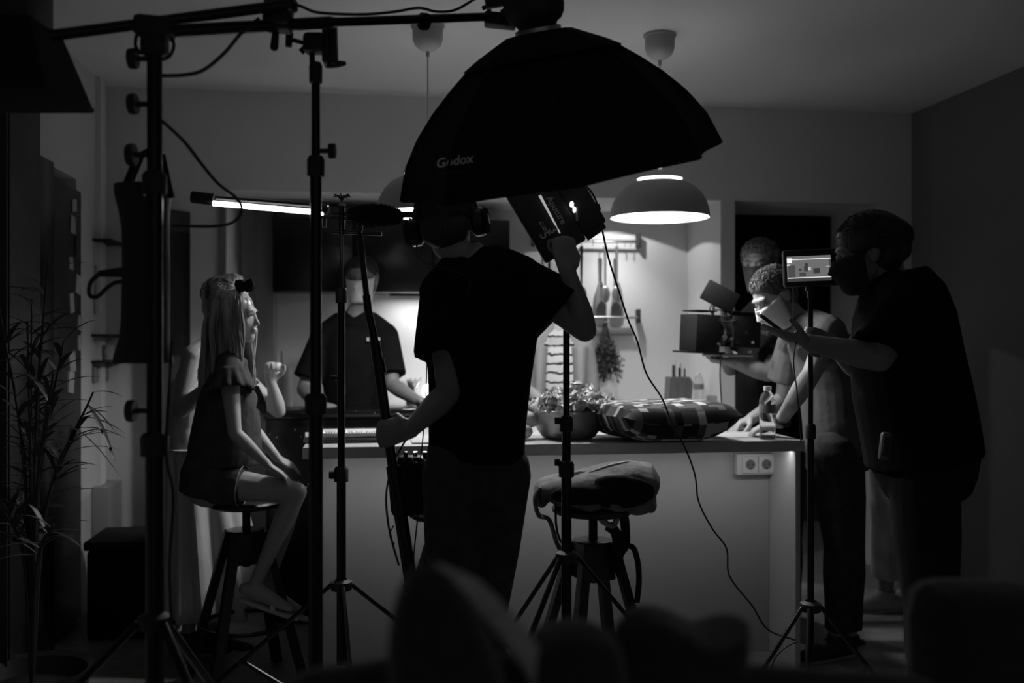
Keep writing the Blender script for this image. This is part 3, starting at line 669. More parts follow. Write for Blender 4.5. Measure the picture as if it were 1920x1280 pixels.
def head_geo(mb, c, f, u, s=1.0, ears=True):
    f = f.normalized(); u = (u - f * f.dot(u)).normalized(); r = f.cross(u); M = rotm(r, f)
    E = lambda dr_, df, du, rad: mb.ell(c + r * dr_ * s + f * df * s + u * du * s, tuple(a * s for a in rad), M, 16, 12)
    E(0, -.014, .022, (.075, .093, .087)); E(0, .022, -.030, (.062, .066, .080)); E(0, .050, -.092, (.034, .036, .030)); E(0, .010, -.062, (.056, .056, .045))
    E(0, .072, .026, (.050, .016, .012)); E(.032, .054, -.030, (.024, .022, .026)); E(-.032, .054, -.030, (.024, .022, .026))
    mb.tube([c + f * .082 * s + u * .012 * s, c + f * .093 * s - u * .018 * s, c + f * .099 * s - u * .033 * s], [.007 * s, .0085 * s, .0115 * s], 8, round_ends=True)
    E(0, .088, -.060, (.021, .010, .0055)); E(0, .086, -.069, (.019, .010, .0065)); E(0, .074, -.078, (.014, .012, .008))
    if ears:
        for k in (-1, 1):
            E(k * .074, -.008, -.008, (.009, .019, .030)); E(k * .079, -.014, .004, (.006, .016, .020))
    return r, f, u, M
def eyes(c, f, u, s, root):
    f = f.normalized(); u = (u - f * f.dot(u)).normalized(); r = f.cross(u); M = rotm(r, f)
    for k in (-1, 1):
        p = c + r * .031 * k * s + f * .0735 * s + u * .004 * s
        b = MB(); b.ell(p, (.0115 * s, .011 * s, .0062 * s), M, 12, 8); e = b.build('eye', EYEW, root)
        b = MB(); b.ell(p + f * .0095 * s, (.0058 * s, .003 * s, .0055 * s), M, 10, 6); b.build('iris', EYED, e)
        b = MB(); b.tube([p + r * (-.017) * s + f * .006 * s + u * .017 * s, p + f * .0125 * s + u * .021 * s, p + r * .017 * s + f * .006 * s + u * .017 * s], [.0016 * s, .0026 * s, .0012 * s], 6); b.build('eyebrow', HAIRD, root)
def short_hair(c, f, u, s, root, m, n=260, name='hair', tuft=.03, vol=1.0):
    f = f.normalized(); u = (u - f * f.dot(u)).normalized(); r = f.cross(u); M = rotm(r, f)
    b = MB()
    b.ell(c + u * .040 * s - f * .026 * s, (.083 * s * vol, .094 * s * vol, .080 * s * vol), M, 20, 14, amp=.05)
    b.ell(c - u * .015 * s - f * .050 * s, (.074 * s, .055 * s, .065 * s), M, 16, 10, amp=.05)
    b.ell(c + u * .062 * s + f * .015 * s, (.062 * s, .055 * s, .040 * s), M, 16, 10, amp=.1)
    for i in range(int(n * 4.5)):
        th = random.uniform(0, 2 * PI); ph = math.asin(random.uniform(-.30, 1))
        v = r * math.cos(th) * math.cos(ph) + f * math.sin(th) * math.cos(ph) + u * math.sin(ph)
        if v.dot(f) > .35 and v.dot(u) < .45: continue
        o_ = c + u * .036 * s - f * .023 * s
        su = lambda w_, g_: o_ + (r * w_.dot(r) * .083 * vol + f * w_.dot(f) * .093 + u * w_.dot(u) * .081) * s * g_
        tg = (-u * .25 + f * random.uniform(-.6, .9 if v.dot(u) > .5 else .1) + r * random.uniform(-.6, .6)); k_ = tuft * random.uniform(5, 12)
        w1 = (v + tg * k_ * .4).normalized(); w2 = (v + tg * k_).normalized(); lf = random.uniform(1.0, 1.0 + tuft * 2.6)
        b.tube([su(v, .97), su(w1, 1.0 + (lf - 1) * .7 + .015), su(w2, lf)], [.0021 * s, .0019 * s, .0006 * s], 4)
    return b.build(name, m, root)
def mask(c, f, u, s, root, m):
    f = f.normalized(); u = (u - f * f.dot(u)).normalized(); r = f.cross(u); M = rotm(r, f); b = MB()
    nu, nv = 15, 11; vs = []; fs = []
    for i in range(nv):
        v_ = i / (nv - 1)
        for j in range(nu):
            a = (j / (nu - 1) * 2 - 1) * 1.35; hh = -.006 - v_ * .118
            bulge = math.sin(PI * min(1, v_ * .85 + .1)); Rf = .079 + .020 * math.exp(-(a / .33) ** 2) * max(0, 1 - abs(v_ - .28) / .45) + .018 * bulge * max(0, math.cos(a)) ** 1.5 + (.008 if v_ < .4 else 0) * max(0, math.cos(a)) ** 4 - .012 * (v_ > .9)
            Rr = .076 - .018 * v_
            pl = .0012 * math.sin(i * 2.6)
            zz = hh + .018 * (1 - math.cos(a)) * (1 - v_ * 1.7)
            vs.append(c + r * math.sin(a) * Rr * s * 1.04 + f * (math.cos(a) * (Rf + pl) + .004) * s + u * zz * s)
    for i in range(nv - 1):
        for j in range(nu - 1): a = i * nu + j; fs.append([a, a + 1, a + nu + 1, a + nu])
    b.add(vs, fs); mo = b.build('face_mask', m, root, solid=.002 * s)
    for k in (-1, 1):
        b = MB(); e = vs[0 if k < 0 else nu - 1]; e2 = vs[(nv - 3) * nu + (0 if k < 0 else nu - 1)]; ear = c + r * .083 * k * s - f * .03 * s + u * .01 * s
        b.tube(spline([e, ear + u * .012 * s, ear - u * .02 * s - f * .008 * s, e2], 4), .0012 * s, 5); b.build('ear_loop', m, mo)
def limb(mb, pts, rs, **k): mb.tube(pts, rs, 14, round_ends=True, **k)
def person(label, J, group=None, s=1.0, skin=SKIN, vox=.0065, name='person'):
    base = (J['hipL'] + J['hipR']) / 2; base = V((base.x, base.y, 0))
    if 'base' in J: base = J['base']
    t = thing(name, label, 'person', base, group)
    c, f, u = J['head'], J['hf'], J['hu']
    b = MB(); head_geo(b, c, f, u, s)
    fn = f.normalized(); un = (u - fn * fn.dot(u)).normalized()
    neck = J['neck']; b.tube([c - un * .05 * s - fn * .02 * s, (c - un * .09 * s - fn * .02 * s + neck) / 2, neck], [.052 * s, .050 * s, .062 * s], 14, round_ends=True)
    sd = (J['shR'] - J['shL']).normalized(); tr = J['torso']      # list of (point, rx, ry)
    b.tube([p for p, _, _ in tr], [(rx * .93, ry * .93) for _, rx, ry in tr], 22, side=sd, round_ends=True)
    for k in 'LR':
        sh, el, wr = J['sh' + k], J['el' + k], J['wr' + k]
        b.tube([neck - Z_ * .01, (neck + sh) / 2 + Z_ * .012 * s, sh], [.055 * s, .052 * s, .052 * s], 12, round_ends=True)
        am = J.get('arm', 1.0)
        limb(b, [sh, sh.lerp(el, .35), sh.lerp(el, .8), el], [.053 * s * am, .050 * s * am, .041 * s * am, .038 * s * am])
        limb(b, [el, el.lerp(wr, .3), el.lerp(wr, .8), wr], [.038 * s * am, .041 * s * am, .029 * s * am, .026 * s * am])
        hd = J.get('hand' + k, dict()); hand(b, wr, hd.get('d', wr - el), hd.get('n', -fn), hd.get('curl', (20, 25, 15)), hd.get('side', 1 if k == 'L' else -1), s * hd.get('s', 1), hd.get('thumb', 1.0))
        hp, kn, an = J['hip' + k], J['kn' + k], J['an' + k]; lg = J.get('leg', 1.0)
        limb(b, [hp, hp.lerp(kn, .4), hp.lerp(kn, .85), kn], [.085 * s * lg, .078 * s * lg, .058 * s * lg, .053 * s * lg])
        limb(b, [kn, kn.lerp(an, .3), kn.lerp(an, .8), an], [.052 * s * lg, .055 * s * lg, .037 * s * lg, .034 * s * lg])
        td = J.get('toe' + k, V((fn.x, fn.y, 0)).normalized()); td = td.normalized()
        b.tube([an - td * .045 * s - Z_ * .035 * s, an - Z_ * .030 * s + td * .03 * s, an + td * .12 * s - Z_ * .05 * s, an + td * .17 * s - Z_ * .055 * s], [(.030 * s, .030 * s), (.036 * s, .038 * s), (.040 * s, .024 * s), (.030 * s, .015 * s)], 12, side=td.cross(Z_), round_ends=True)
    J['body'] = b.build('body', skin, t, remesh=vox, sm=3)
    return t
def shirt(t, J, m, sleeve=.5, grow=.012, lo=None, name='tshirt', s=1.0, sgrow=1.0, collar=.75, arms=('L', 'R'), vox=.008):
    sd = (J['shR'] - J['shL']).normalized(); tr = J['torso'] if lo is None else lo; b = MB()
    b.tube([p for p, _, _ in tr], [(rx + grow, ry + grow) for _, rx, ry in tr], 26, side=sd)
    neck = J['neck']
    for k in 'LR':
        sh, el, wr = J['sh' + k], J['el' + k], J['wr' + k]
        b.tube([neck.lerp(sh, .12) - Z_ * .02, (neck + sh) / 2 + Z_ * .010 * s, sh], [.055 * s + grow, .052 * s + grow, .054 * s + grow], 14, round_ends=True)
        if k in arms:
            am = J.get('arm', 1.0); n = 5
            if sleeve <= 1:
                pts = [sh.lerp(el, sleeve * i / n) for i in range(n + 1)]; b.tube(pts, [(.056 * s * am + grow * .8 + .010 * sgrow * i / n) for i in range(n + 1)], 16)
            else:
                b.tube([sh, sh.lerp(el, .5), el], [.056 * s * am + grow, .052 * s * am + grow, .044 * s * am + grow], 16, round_ends=True)
                e = el.lerp(wr, sleeve - 1); b.tube([el, el.lerp(e, .4), e], [.044 * s * am + grow, .042 * s * am + grow, .034 * s * am + grow], 16)
    b.ell(neck - Z_ * .045 * s, ((.088 * s + grow * .5), (.078 * s + grow * .5), .042 * s), rotm(sd, Z_.cross(sd)), 20, 12)
    return b.build(name, m, t, remesh=vox, sm=3)
def pants(t, J, m, length=1.9, s=1.0, grow=.014, name='trousers', pel=None, flare=0.0, vox=.009):
    b = MB(); sd = (J['hipR'] - J['hipL']).normalized()
    pel = J['pelvis'] if pel is None else pel
    b.tube([p for p, _, _ in pel], [(rx + grow, ry + grow) for _, rx, ry in pel], 22, side=sd)
    lg = J.get('leg', 1.0)
    for k in 'LR':
        hp, kn, an = J['hip' + k], J['kn' + k], J['an' + k]
        if length <= 1: e = hp.lerp(kn, length); b.tube([hp, hp.lerp(e, .5), e], [.088 * s * lg + grow, .086 * s * lg + grow, .082 * s * lg + grow], 16)
        else:
            b.tube([hp, hp.lerp(kn, .5), kn], [.088 * s * lg + grow, .078 * s * lg + grow, .058 * s * lg + grow], 16, round_ends=True)
            e = kn.lerp(an, length - 1); b.tube([kn, kn.lerp(e, .35), kn.lerp(e, .7), e], [.058 * s * lg + grow, .058 * s * lg + grow, .047 * s * lg + grow + flare * .5, .044 * s * lg + grow + flare], 16)
    return b.build(name, m, t, remesh=vox, sm=3)
def shoes(t, J, m, s=1.0):
    for k in 'LR':
        an = J['an' + k]; f = J['hf']; td = J.get('toe' + k, V((f.x, f.y, 0)).normalized()).normalized()
        b = MB(); b.tube([an - td * .055 * s - Z_ * .045 * s, an - Z_ * .035 * s + td * .02 * s, an + td * .11 * s - Z_ * .05 * s, an + td * .19 * s - Z_ * .06 * s], [(.036 * s, .036 * s), (.043 * s, .048 * s), (.048 * s, .032 * s), (.036 * s, .022 * s)], 14, side=td.cross(Z_), round_ends=True)
        b.tube([an - Z_ * .03 * s, an + Z_ * .015 * s], [.045 * s, .046 * s], 14)
        sh_ = b.build('shoe', m, t, remesh=.006, sm=2)
        b = MB(); so = an - Z_ * .078 * s; b.tube([so - td * .085 * s, so, so + td * .12 * s, so + td * .22 * s], [(.030 * s, .012 * s), (.036 * s, .012 * s), (.05 * s, .012 * s), (.03 * s, .010 * s)], 12, side=td.cross(Z_), round_ends=True); b.build('sole', MATS.get('pale_sole') or mat('pale_sole', .3, .7), sh_)

# --- sound man, back to the camera
D = 2.95
P = at
J = dict(head=P(838, 421, 2.98), hf=dv(.12, 1, -.05), hu=dv(-.15, 0, 1), neck=P(884, 490, 2.95), shL=P(828, 548, 2.96), shR=P(978, 522, 2.92),
         elL=P(842, 735, 2.86), wrL=P(768, 806, 2.72), elR=P(1096, 618, 2.90), wrR=P(1064, 508, 2.86),
         hipL=P(852, 885, 2.95), hipR=P(936, 885, 2.95), knL=P(852, 1165, 2.88), knR=P(905, 1165, 2.98), anL=P(848, 1428, 2.95), anR=P(918, 1428, 3.02), arm=.95, leg=.92,
         torso=[(P(893, 880, D), .125, .095), (P(893, 800, D), .128, .092), (P(897, 720, D), .135, .095), (P(902, 620, D), .152, .105), (P(904, 540, D), .135, .095), (P(898, 510, D), .08, .07)],
         pelvis=[(P(893, 930, D), .13, .10), (P(893, 880, D), .135, .10), (P(893, 830, D), .128, .092)])
J['handL'] = dict(d=(P(712, 812, 2.74) - J['wrL']), n=dv(.2, .9, -.3), curl=(60, 75, 50), side=-1, thumb=1.3)
J['handR'] = dict(d=dv(-.12, .1, 1), n=dv(-.45, .85, 0), curl=(70, 80, 55), side=-1, thumb=1.2, s=1.05)
t = person('sound man seen from behind in black T-shirt and headphones, one arm raised', J, skin=SKIND, vox=.005)
SM = t
shirt(t, J, TSHIRTB, .62, .015, lo=[(P(893, 865, D), .128, .10), (P(895, 790, D), .132, .098), (P(899, 710, D), .14, .10), (P(903, 620, D), .155, .107), (P(905, 535, D), .14, .095), (P(905, 500, D), .09, .065)], sgrow=3.2)
pants(t, J, DENIM, 1.93, grow=.016)
shoes(t, J, BLKM)
short_hair(J['head'], J['hf'], J['hu'], 1.02, t, HAIRD, 260)
# headphones worn: own thing
c = J['head']; fn = J['hf'].normalized(); un = (J['hu'] - fn * fn.dot(J['hu'])).normalized(); rn = fn.cross(un)
h = thing('headphones', 'black studio headphones worn by the sound man', 'headphones', c)
b = MB(); b.tube([c + rn * math.cos(a) * .098 + un * (math.sin(a) * .118 + .01) for a in [PI * i / 16 for i in range(17)]], [(.006, .016)] * 17, 10, side=rn); b.build('headband', BLKS, h)
for k in (-1, 1):
    cc = c + rn * .098 * k - un * .008; M = rotm(fn, un)
    b = MB(); b.lathe([(0, -.02), (.030, -.02), (.042, -.012), (.043, .012), (.034, .022), (.01, .026), (0, .026)], cc, rotm(fn, un * 1) if k < 0 else rotm(un, fn), 28); b.build('ear_cup', BLKS, h)
    b = MB(); b.lathe([(0.02, -.03), (.036, -.03), (.041, -.02), (.036, -.012)], cc, rotm(fn, un) if k < 0 else rotm(un, fn), 28); b.build('ear_pad', BLKF, h)
    b = MB(); b.tube([cc + fn * .0 + un * .045 + rn * k * .008, cc + un * .02 + rn * k * .028, cc - un * .01 + rn * k * .03], .004, 8); b.build('yoke', CHROME, h)
b = MB(); b.tube(spline([c - rn * .1 - un * .05, c - rn * .085 - un * .1 - fn * .06, c - rn * .02 - un * .14 - fn * .11, P(878, 520, 2.84), P(876, 560, 2.83)], 6), .0022, 6); b.build('cable', RUB, h)
# recorder bag with strap
bc = P(792, 912, 3.12)
h = thing('recorder_bag', 'black sound recorder bag with looped cables hanging at the left of the sound man', 'bag', bc - Z_ * .09)
b = MB(); b.rbox(bc, (.20, .11, .165), .02, RC @ Matrix.Rotation(-.08, 3, 'Y')); b.build('bag_body', BLKF, h)
b = MB(); b.rbox(bc + Z_ * .085, (.15, .08, .02), .005, RC); b.build('mixer_panel', BLKS, h)
for k, dx in enumerate((-.05, -.02, .01, .04)):
    b = MB(); b.cyl(bc + R_ * dx + Z_ * .09 - F_ * .02, bc + R_ * dx + Z_ * .112 - F_ * .025, .007, 12); b.build('knob', CHROME if k == 1 else BLKS, h)
for k, pts in enumerate(([(752, 915), (747, 885), (762, 862), (785, 858), (800, 866)], [(760, 905), (757, 880), (770, 866), (783, 868)], [(748, 895), (752, 872), (768, 858), (775, 870), (765, 885)])):
    b = MB(); b.tube(spline([P(x, y, 3.06 - .01 * k) for x, y in pts], 6), .0028, 6); b.build('cable_loop', RUB, h)
b = MB(); b.tube(spline([bc - R_ * .09 + Z_ * .08, P(825, 700, 3.12), P(840, 520, 3.08), P(868, 494, 2.99)], 6), [(.012, .003)] * 19, 8, side=F_); b.build('strap', BLKF, h)
# boom pole with microphone
h = thing('boom_pole', 'black microphone boom pole held nearly upright in the left hand of the sound man', 'boom pole', P(766, 1300, 2.7))
segs = [((672, 420), (678, 470), .0065), ((678, 470), (690, 580), .0085), ((690, 580), (716, 700), .011), ((703, 640), (740, 900), .0145), ((738, 880), (775, 1120), .0185), ((772, 1100), (792, 1260), .020)]
for (a, b_, r) in segs:
    f0 = lambda p: P(p[0], p[1], 2.80 - (p[1] - 420) * .00006)
    q = MB(); q.cyl(f0(a), f0(b_), r, 16); q.cyl(f0(b_), f0(b_) + (f0(a) - f0(b_)).normalized() * .04, r * 1.3, 16); q.build('pole_section', BLKS, h)
b = MB(); b.tube(spline([P(730, 890, 2.74), P(724, 930, 2.73), P(727, 975, 2.72), P(735, 1015, 2.72), P(748, 1060, 2.71)], 6), .003, 6); b.build('coiled_cable', RUB, h)
b = MB(); b.tube(spline([P(738, 985, 2.72), P(731, 1000, 2.72), P(734, 1013, 2.72), P(740, 1020, 2.72)], 4), .002, 6); b.build('cord_tail', RUB, h)
h = thing('shotgun_microphone', 'fuzzy black windshield microphone clamped on the boom pole', 'microphone', P(705, 405, 2.80))
b = MB(); b.tube([P(662, 402, 2.8), P(690, 403, 2.8), P(720, 404, 2.8), P(741, 406, 2.8)], [.020, .030, .031, .024], 24, round_ends=True)
for i in range(500):
    a = random.uniform(0, 2 * PI); x = random.uniform(650, 752); rr = .031 * math.sqrt(max(.05, 1 - ((x - 702) / 56) ** 2)); p = P(x, 404, 2.8); d_ = (Z_ * math.sin(a) + F_ * math.cos(a)); e = p + d_ * rr
    b.tube([e, e + d_ * .004 + R_ * random.uniform(-.006, .006)], [.0012, .0004], 4)
b.build('windshield', BLKF, h)
b = MB(); b.cyl(P(745, 402, 2.8), P(775, 402, 2.8), .009, 12); b.build('mic_tail', BLKM, h)
b = MB(); b.tube([P(672, 425, 2.8), P(680, 425, 2.8)], .012, 12); b.build('shock_mount', BLKM, h)

# --- girl on stool, facing right
d = 3.8
hc = P(444, 592, d)
J = dict(head=hc, hf=dv(1, -.12, -.02), hu=dv(0, 0, 1), neck=P(430, 662, d), shR=P(430, 705, 3.70), shL=P(436, 705, 3.93),
         elR=P(440, 812, 3.64), wrR=P(502, 872, 3.68), elL=P(470, 800, 3.98), wrL=P(520, 858, 3.95),
         hipR=P(400, 905, 3.73), hipL=P(402, 905, 3.88), knR=P(556, 922, 3.70), knL=P(552, 925, 3.95), anR=P(478, 1095, 3.76), anL=P(500, 1100, 3.93),
         arm=.80, leg=.86, toeR=dv(.9, 0, -.3), toeL=dv(.9, 0, -.3),
         torso=[(P(392, 905, d), .13, .10), (P(405, 860, d), .115, .09), (P(418, 800, d), .115, .085), (P(428, 730, d), .115, .085), (P(430, 690, d), .08, .06)],
         pelvis=[(P(390, 925, d), .13, .095), (P(396, 890, d), .135, .10), (P(405, 855, d), .12, .09)])
J['handR'] = dict(d=P(535, 892, 3.69) - J['wrR'], n=dv(0, 0, -1), curl=(10, 14, 10), side=1, thumb=.2, s=.85)
J['handL'] = dict(d=dv(.8, 0, -.4), n=dv(0, 0, -1), curl=(12, 14, 10), side=-1, thumb=.2, s=.85)
J['base'] = V((P(400, 0, d).x, P(400, 0, d).y, .70))
g = person('long-haired smiling girl in ruffled blouse and shorts seated on a bar stool', J, s=.84, vox=.005)
GIRL = J
eyes(hc, J['hf'], J['hu'], .84, g)
b = MB(); lo = [(P(420, 868, d), .135, .125), (P(422, 840, d), .14, .13), (P(425, 800, d), .13, .12), (P(428, 750, d), .12, .105), (P(430, 710, d), .10, .08), (P(430, 688, d), .07, .06)]
shirt(g, J, BLOUSE, .10, .008, lo=lo, name='blouse', s=.86)
# ruffled sleeves
for k, sgn in (('R', 1), ('L', -1)):
    b = MB(); sh = J['sh' + k]; ax = (J['el' + k] - sh).normalized(); M = rotm(ax, F_); n = 64; vs = []; fs = []
    for i in range(7):
        v_ = i / 6
        for j in range(n):
            a = 2 * PI * j / n; r = .052 + .030 * v_ + .006 * v_ * math.sin(a * 11)
            vs.append(sh + ax * (-.025 + .085 * v_) + M @ V((0, math.cos(a) * r, math.sin(a) * r)))
    for i in range(6):
        for j in range(n): fs.append([i * n + j, i * n + (j + 1) % n, (i + 1) * n + (j + 1) % n, (i + 1) * n + j])
    b.add(vs, fs); b.build('ruffle_sleeve', BLOUSE, g, solid=.003)
b = MB()
for k in range(6):
    b.tube(spline([P(480 + random.uniform(-3, 3), 725, 3.74), P(487 + k * 1.5, 745 + k * 2, 3.73), P(484 + k * 2.2, 765 + k * 2, 3.73)], 4), [(.008, .003)] * 9, 6, side=R_)
b.build('neck_ties', BLOUSE, g)
pants(g, J, BLOUSE, .36, s=.86, grow=.014, name='shorts', vox=.007)
for k in 'RL':
    hp, kn = J['hip' + k], J['kn' + k]; p = hp.lerp(kn, .355); ax = (kn - hp).normalized(); M = rotm(ax, F_); r = .088 * .86 * .86 + .0125
    b = MB(); b.tube([p + M @ V((0, math.cos(a) * r, math.sin(a) * r)) for a in [i * PI / 16 for i in range(32)]], .0016, 6, closed=True); b.build('frayed_hem', mat('pale_hem', .35, .9), g)
    a_ = J['an' + k]; td = J['toe' + k]
    b = MB(); so = a_ - Z_ * .075; b.tube([so - td * .06, so + td * .02, so + td * .12, so + td * .17], [(.026, .010), (.03, .010), (.036, .010), (.024, .008)], 12, side=F_, round_ends=True); b.tube(spline([a_ + td * .08 - Z_ * .07 + F_ * .035, a_ + td * .07 - Z_ * .018, a_ + td * .08 - Z_ * .07 - F_ * .035], 5), [(.004, .010)] * 11, 6, side=Z_)
    b.build('sandal', PILE, g)
def long_hair(c, f, u, s, root, m, n=420, length=.36, name='hair', back=-.02):
    f = f.normalized(); u = (u - f * f.dot(u)).normalized(); r = f.cross(u); M = rotm(r, f); b = MB()
    b.ell(c + u * .034 * s - f * .022 * s, (.081 * s, .096 * s, .082 * s), M, 22, 16)
    for i in range(n):
        th = random.uniform(math.radians(48), math.radians(312)); lay = random.uniform(0, 1)
        dxy = f * math.cos(th) + r * math.sin(th)
        top = c + u * (.112 + .006 * lay) * s - f * .015 * s + dxy * .012 * s
        pts = [top]
        for ph in (60, 30, 0):
            a = math.radians(ph); pts.append(c + u * .030 * s - f * .02 * s + f * math.cos(th) * math.cos(a) * (.100 + .008 * lay) * s + r * math.sin(th) * math.cos(a) * (.086 + .008 * lay) * s + u * math.sin(a) * .088 * s)
        L = length * random.uniform(.55, 1.0); side_ = pts[-1]; drop = 5
        wob = random.uniform(0, 6)
        for k in range(1, drop + 1):
            q = k / drop; sway = f * (.012 * math.sin(q * 5 + wob)) + r * (.008 * math.cos(q * 4 + wob))
            inward = dxy * (-.018 * math.sin(q * 2.2) + .012 * lay) * s
            pts.append(side_ - u * L * q + inward + sway + f * back * q + f * (.045 * q if math.cos(th) > .2 else 0))
        rr = random.uniform(.0016, .0036) * s
        b.tube(spline(pts, 2), [rr * (1 if j < 12 else max(.15, 1 - (j - 12) / 7)) for j in range(len(spline(pts, 2)))], 5)
    return b.build(name, m, root)
long_hair(hc, J['hf'], J['hu'], .86, g, HAIRL, 1100, .43, back=-.035)
b = MB()
for sg in (-1, 1):
    b.ell(P(459, 537, 3.78) + R_ * .016 * sg + Z_ * .003, (.021, .012, .026), RC @ Matrix.Rotation(sg * .5, 3, 'Y'), amp=.2, fr=2)
b.ell(P(461, 533, 3.78), (.012, .012, .012)); b.build('hair_bow', BLKF, g)

# --- woman in light dress behind the girl
d = 4.2
hc = P(427, 572, 4.18)
J = dict(head=hc, hf=dv(1, -.1, -.25), hu=dv(.2, 0, 1), neck=P(408, 648, d), shR=P(362, 668, 4.08), shL=P(420, 676, 4.36),
         elR=P(338, 770, 4.02), wrR=P(392, 722, 3.97), elL=P(522, 770, 4.36), wrL=P(508, 716, 4.27),
         hipR=P(362, 880, 4.12), hipL=P(378, 880, 4.32), knR=P(372, 1040, 4.10), knL=P(390, 1040, 4.32), anR=P(352, 1190, 4.12), anL=P(395, 1190, 4.32), arm=.9, leg=.85,
         torso=[(P(365, 880, d), .14, .11), (P(358, 830, d), .125, .095), (P(356, 780, d), .115, .085), (P(370, 720, d), .135, .095), (P(385, 680, d), .13, .08)])
J['handL'] = dict(d=dv(.05, -.1, 1), n=dv(.5, -.7, 0), curl=(75, 85, 55), side=1, thumb=1.3, s=.95)
J['handR'] = dict(d=dv(.6, 0, .8), n=dv(.8, 0, -.6), curl=(75, 85, 55), side=-1, thumb=1.3, s=.95)
g = person('woman in long light dress standing behind the seated girl with raised fists', J, s=.95, vox=.006)
eyes(hc, J['hf'], J['hu'], .95, g)
# dress : bodice + pleated skirt
b = MB(); b.tube([P(370, 855, d), P(360, 800, d), P(366, 745, d), P(374, 712, d)], [(.142, .11), (.13, .10), (.142, .108), (.145, .10)], 24, side=F_)
n = 96; vs = []; fs = []; K = 14
for i in range(K):
    v_ = i / (K - 1); cpx = 370 + 32 * v_; cpy = 835 + 305 * v_; c = P(cpx, cpy, 4.2)
    for j in range(n):
        a = 2 * PI * j / n; amp = .004 + .022 * v_
        r = 1 + 0; rx = .13 + .085 * v_; ry = .135 + .10 * v_
        fold = amp * math.sin(a * 13 + 1.3 * math.sin(a * 3)) + .5 * amp * math.sin(a * 7 + v_)
        vs.append(c + R_ * math.cos(a) * (rx + fold) + F_ * math.sin(a) * (ry + fold))
for i in range(K - 1):
    for j in range(n): fs.append([i * n + j, (i + 1) * n + j, (i + 1) * n + (j + 1) % n, i * n + (j + 1) % n])
bd = b.build('bodice', DRESSL, g, remesh=.008, sm=3)
b = MB(); b.add(vs, fs); b.build('skirt', DRESSL, g, solid=.004)
b = MB(); b.tube([P(370 + 0, 838, d) + R_ * math.cos(a) * .137 + F_ * math.sin(a) * .142 for a in [i * PI / 16 for i in range(32)]], [(.004, .010)] * 32, 8, closed=True, side=Z_); b.build('waist_seam', DRESSL, g)
short_hair(hc, J['hf'], J['hu'], .99, g, HAIRL, 420, tuft=.05, vol=1.04)
b = MB(); b.ell(hc + Z_ * .105 + R_ * .02, (.045, .04, .03), RC, amp=.3, fr=4); b.build('hair_bun', HAIRL, g)
shoes(g, J, BLKM, .9)

# --- masked man behind dark counter
d = 5.22
hc = P(677, 522, d)
J = dict(head=hc, hf=dv(-.12, -1, -.12), hu=dv(0, 0, 1), neck=P(668, 592, d), shR=P(606, 632, d), shL=P(724, 630, d),
         elR=P(570, 730, 5.15), wrR=P(600, 758, 4.97), elL=P(736, 722, 5.12), wrL=P(785, 752, 4.96),
         hipR=P(640, 870, d), hipL=P(700, 870, d), knR=P(640, 1000, d), knL=P(700, 1000, d), anR=P(640, 1090, 5.24), anL=P(700, 1090, 5.24),
         torso=[(P(668, 860, d), .15, .10), (P(668, 800, d), .145, .095), (P(666, 720, d), .155, .10), (P(665, 650, d), .165, .105), (P(666, 618, d), .12, .08)],
         pelvis=[(P(668, 880, d), .15, .10), (P(668, 820, d), .145, .095)])
J['handR'] = dict(d=dv(.6, -.7, -.05), n=dv(0, 0, -1), curl=(25, 30, 20), side=1, thumb=.3)
J['handL'] = dict(d=dv(.8, -.4, .05), n=dv(0, 0, -1), curl=(25, 30, 20), side=-1, thumb=.3)
g = person('dark-haired man in black T-shirt and white mask standing behind the dark counter', J, skin=SKIND, vox=.006)
eyes(hc, J['hf'], J['hu'], 1, g)
shirt(g, J, TSHIRTB, .80, .014, sgrow=1.2); pants(g, J, DENIM, 1.9)
short_hair(hc, J['hf'], J['hu'], 1.0, g, HAIRD, 260); mask(hc, J['hf'], J['hu'], 1.0, g, MASKW)
c = P(700, 636, 5.095)
b = MB(); b.rbox(c + R_ * .02, (.028, .002, .018), .001, RC); b.rbox(c - R_ * .028, (.012, .002, .018), .001, RC); b.build('chest_print', PRINTW, g)

# --- striped woman
d = 5.2
hc = P(1046, 560, d)
J = dict(head=hc, hf=dv(-.15, -1, -.3), hu=dv(0, -.2, 1), neck=P(1047, 618, 5.22), shR=P(1004, 650, d), shL=P(1092, 650, d),
         elR=P(990, 730, 5.15), wrR=P(1020, 755, 4.95), elL=P(1106, 730, 5.18), wrL=P(1085, 765, 5.0),
         hipR=P(1025, 850, d), hipL=P(1070, 850, d), knR=P(1025, 980, d), knL=P(1070, 980, d), anR=P(1025, 1085, d), anL=P(1070, 1085, d), arm=.85, leg=.85,
         torso=[(P(1048, 850, d), .14, .10), (P(1048, 790, d), .12, .085), (P(1048, 720, d), .13, .10), (P(1048, 670, d), .135, .09), (P(1048, 645, d), .10, .07)],
         pelvis=[(P(1048, 880, d), .14, .10), (P(1048, 810, d), .125, .09)])
J['handR'] = dict(d=dv(.8, -.5, 0), n=dv(0, 0, -1)); J['handL'] = dict(d=dv(-.8, -.5, 0), n=dv(0, 0, -1))
g = person('woman in striped jersey working behind the salad bowl, face hidden by the raised arm', J, s=.93, vox=.007)
eyes(hc, J['hf'], J['hu'], .93, g)
shirt(g, J, STRIPES, .3, .010, name='striped_top', s=.9); pants(g, J, DENIM, 1.9, s=.9)
short_hair(hc, J['hf'], J['hu'], .98, g, HAIRD, 200)
b = MB()
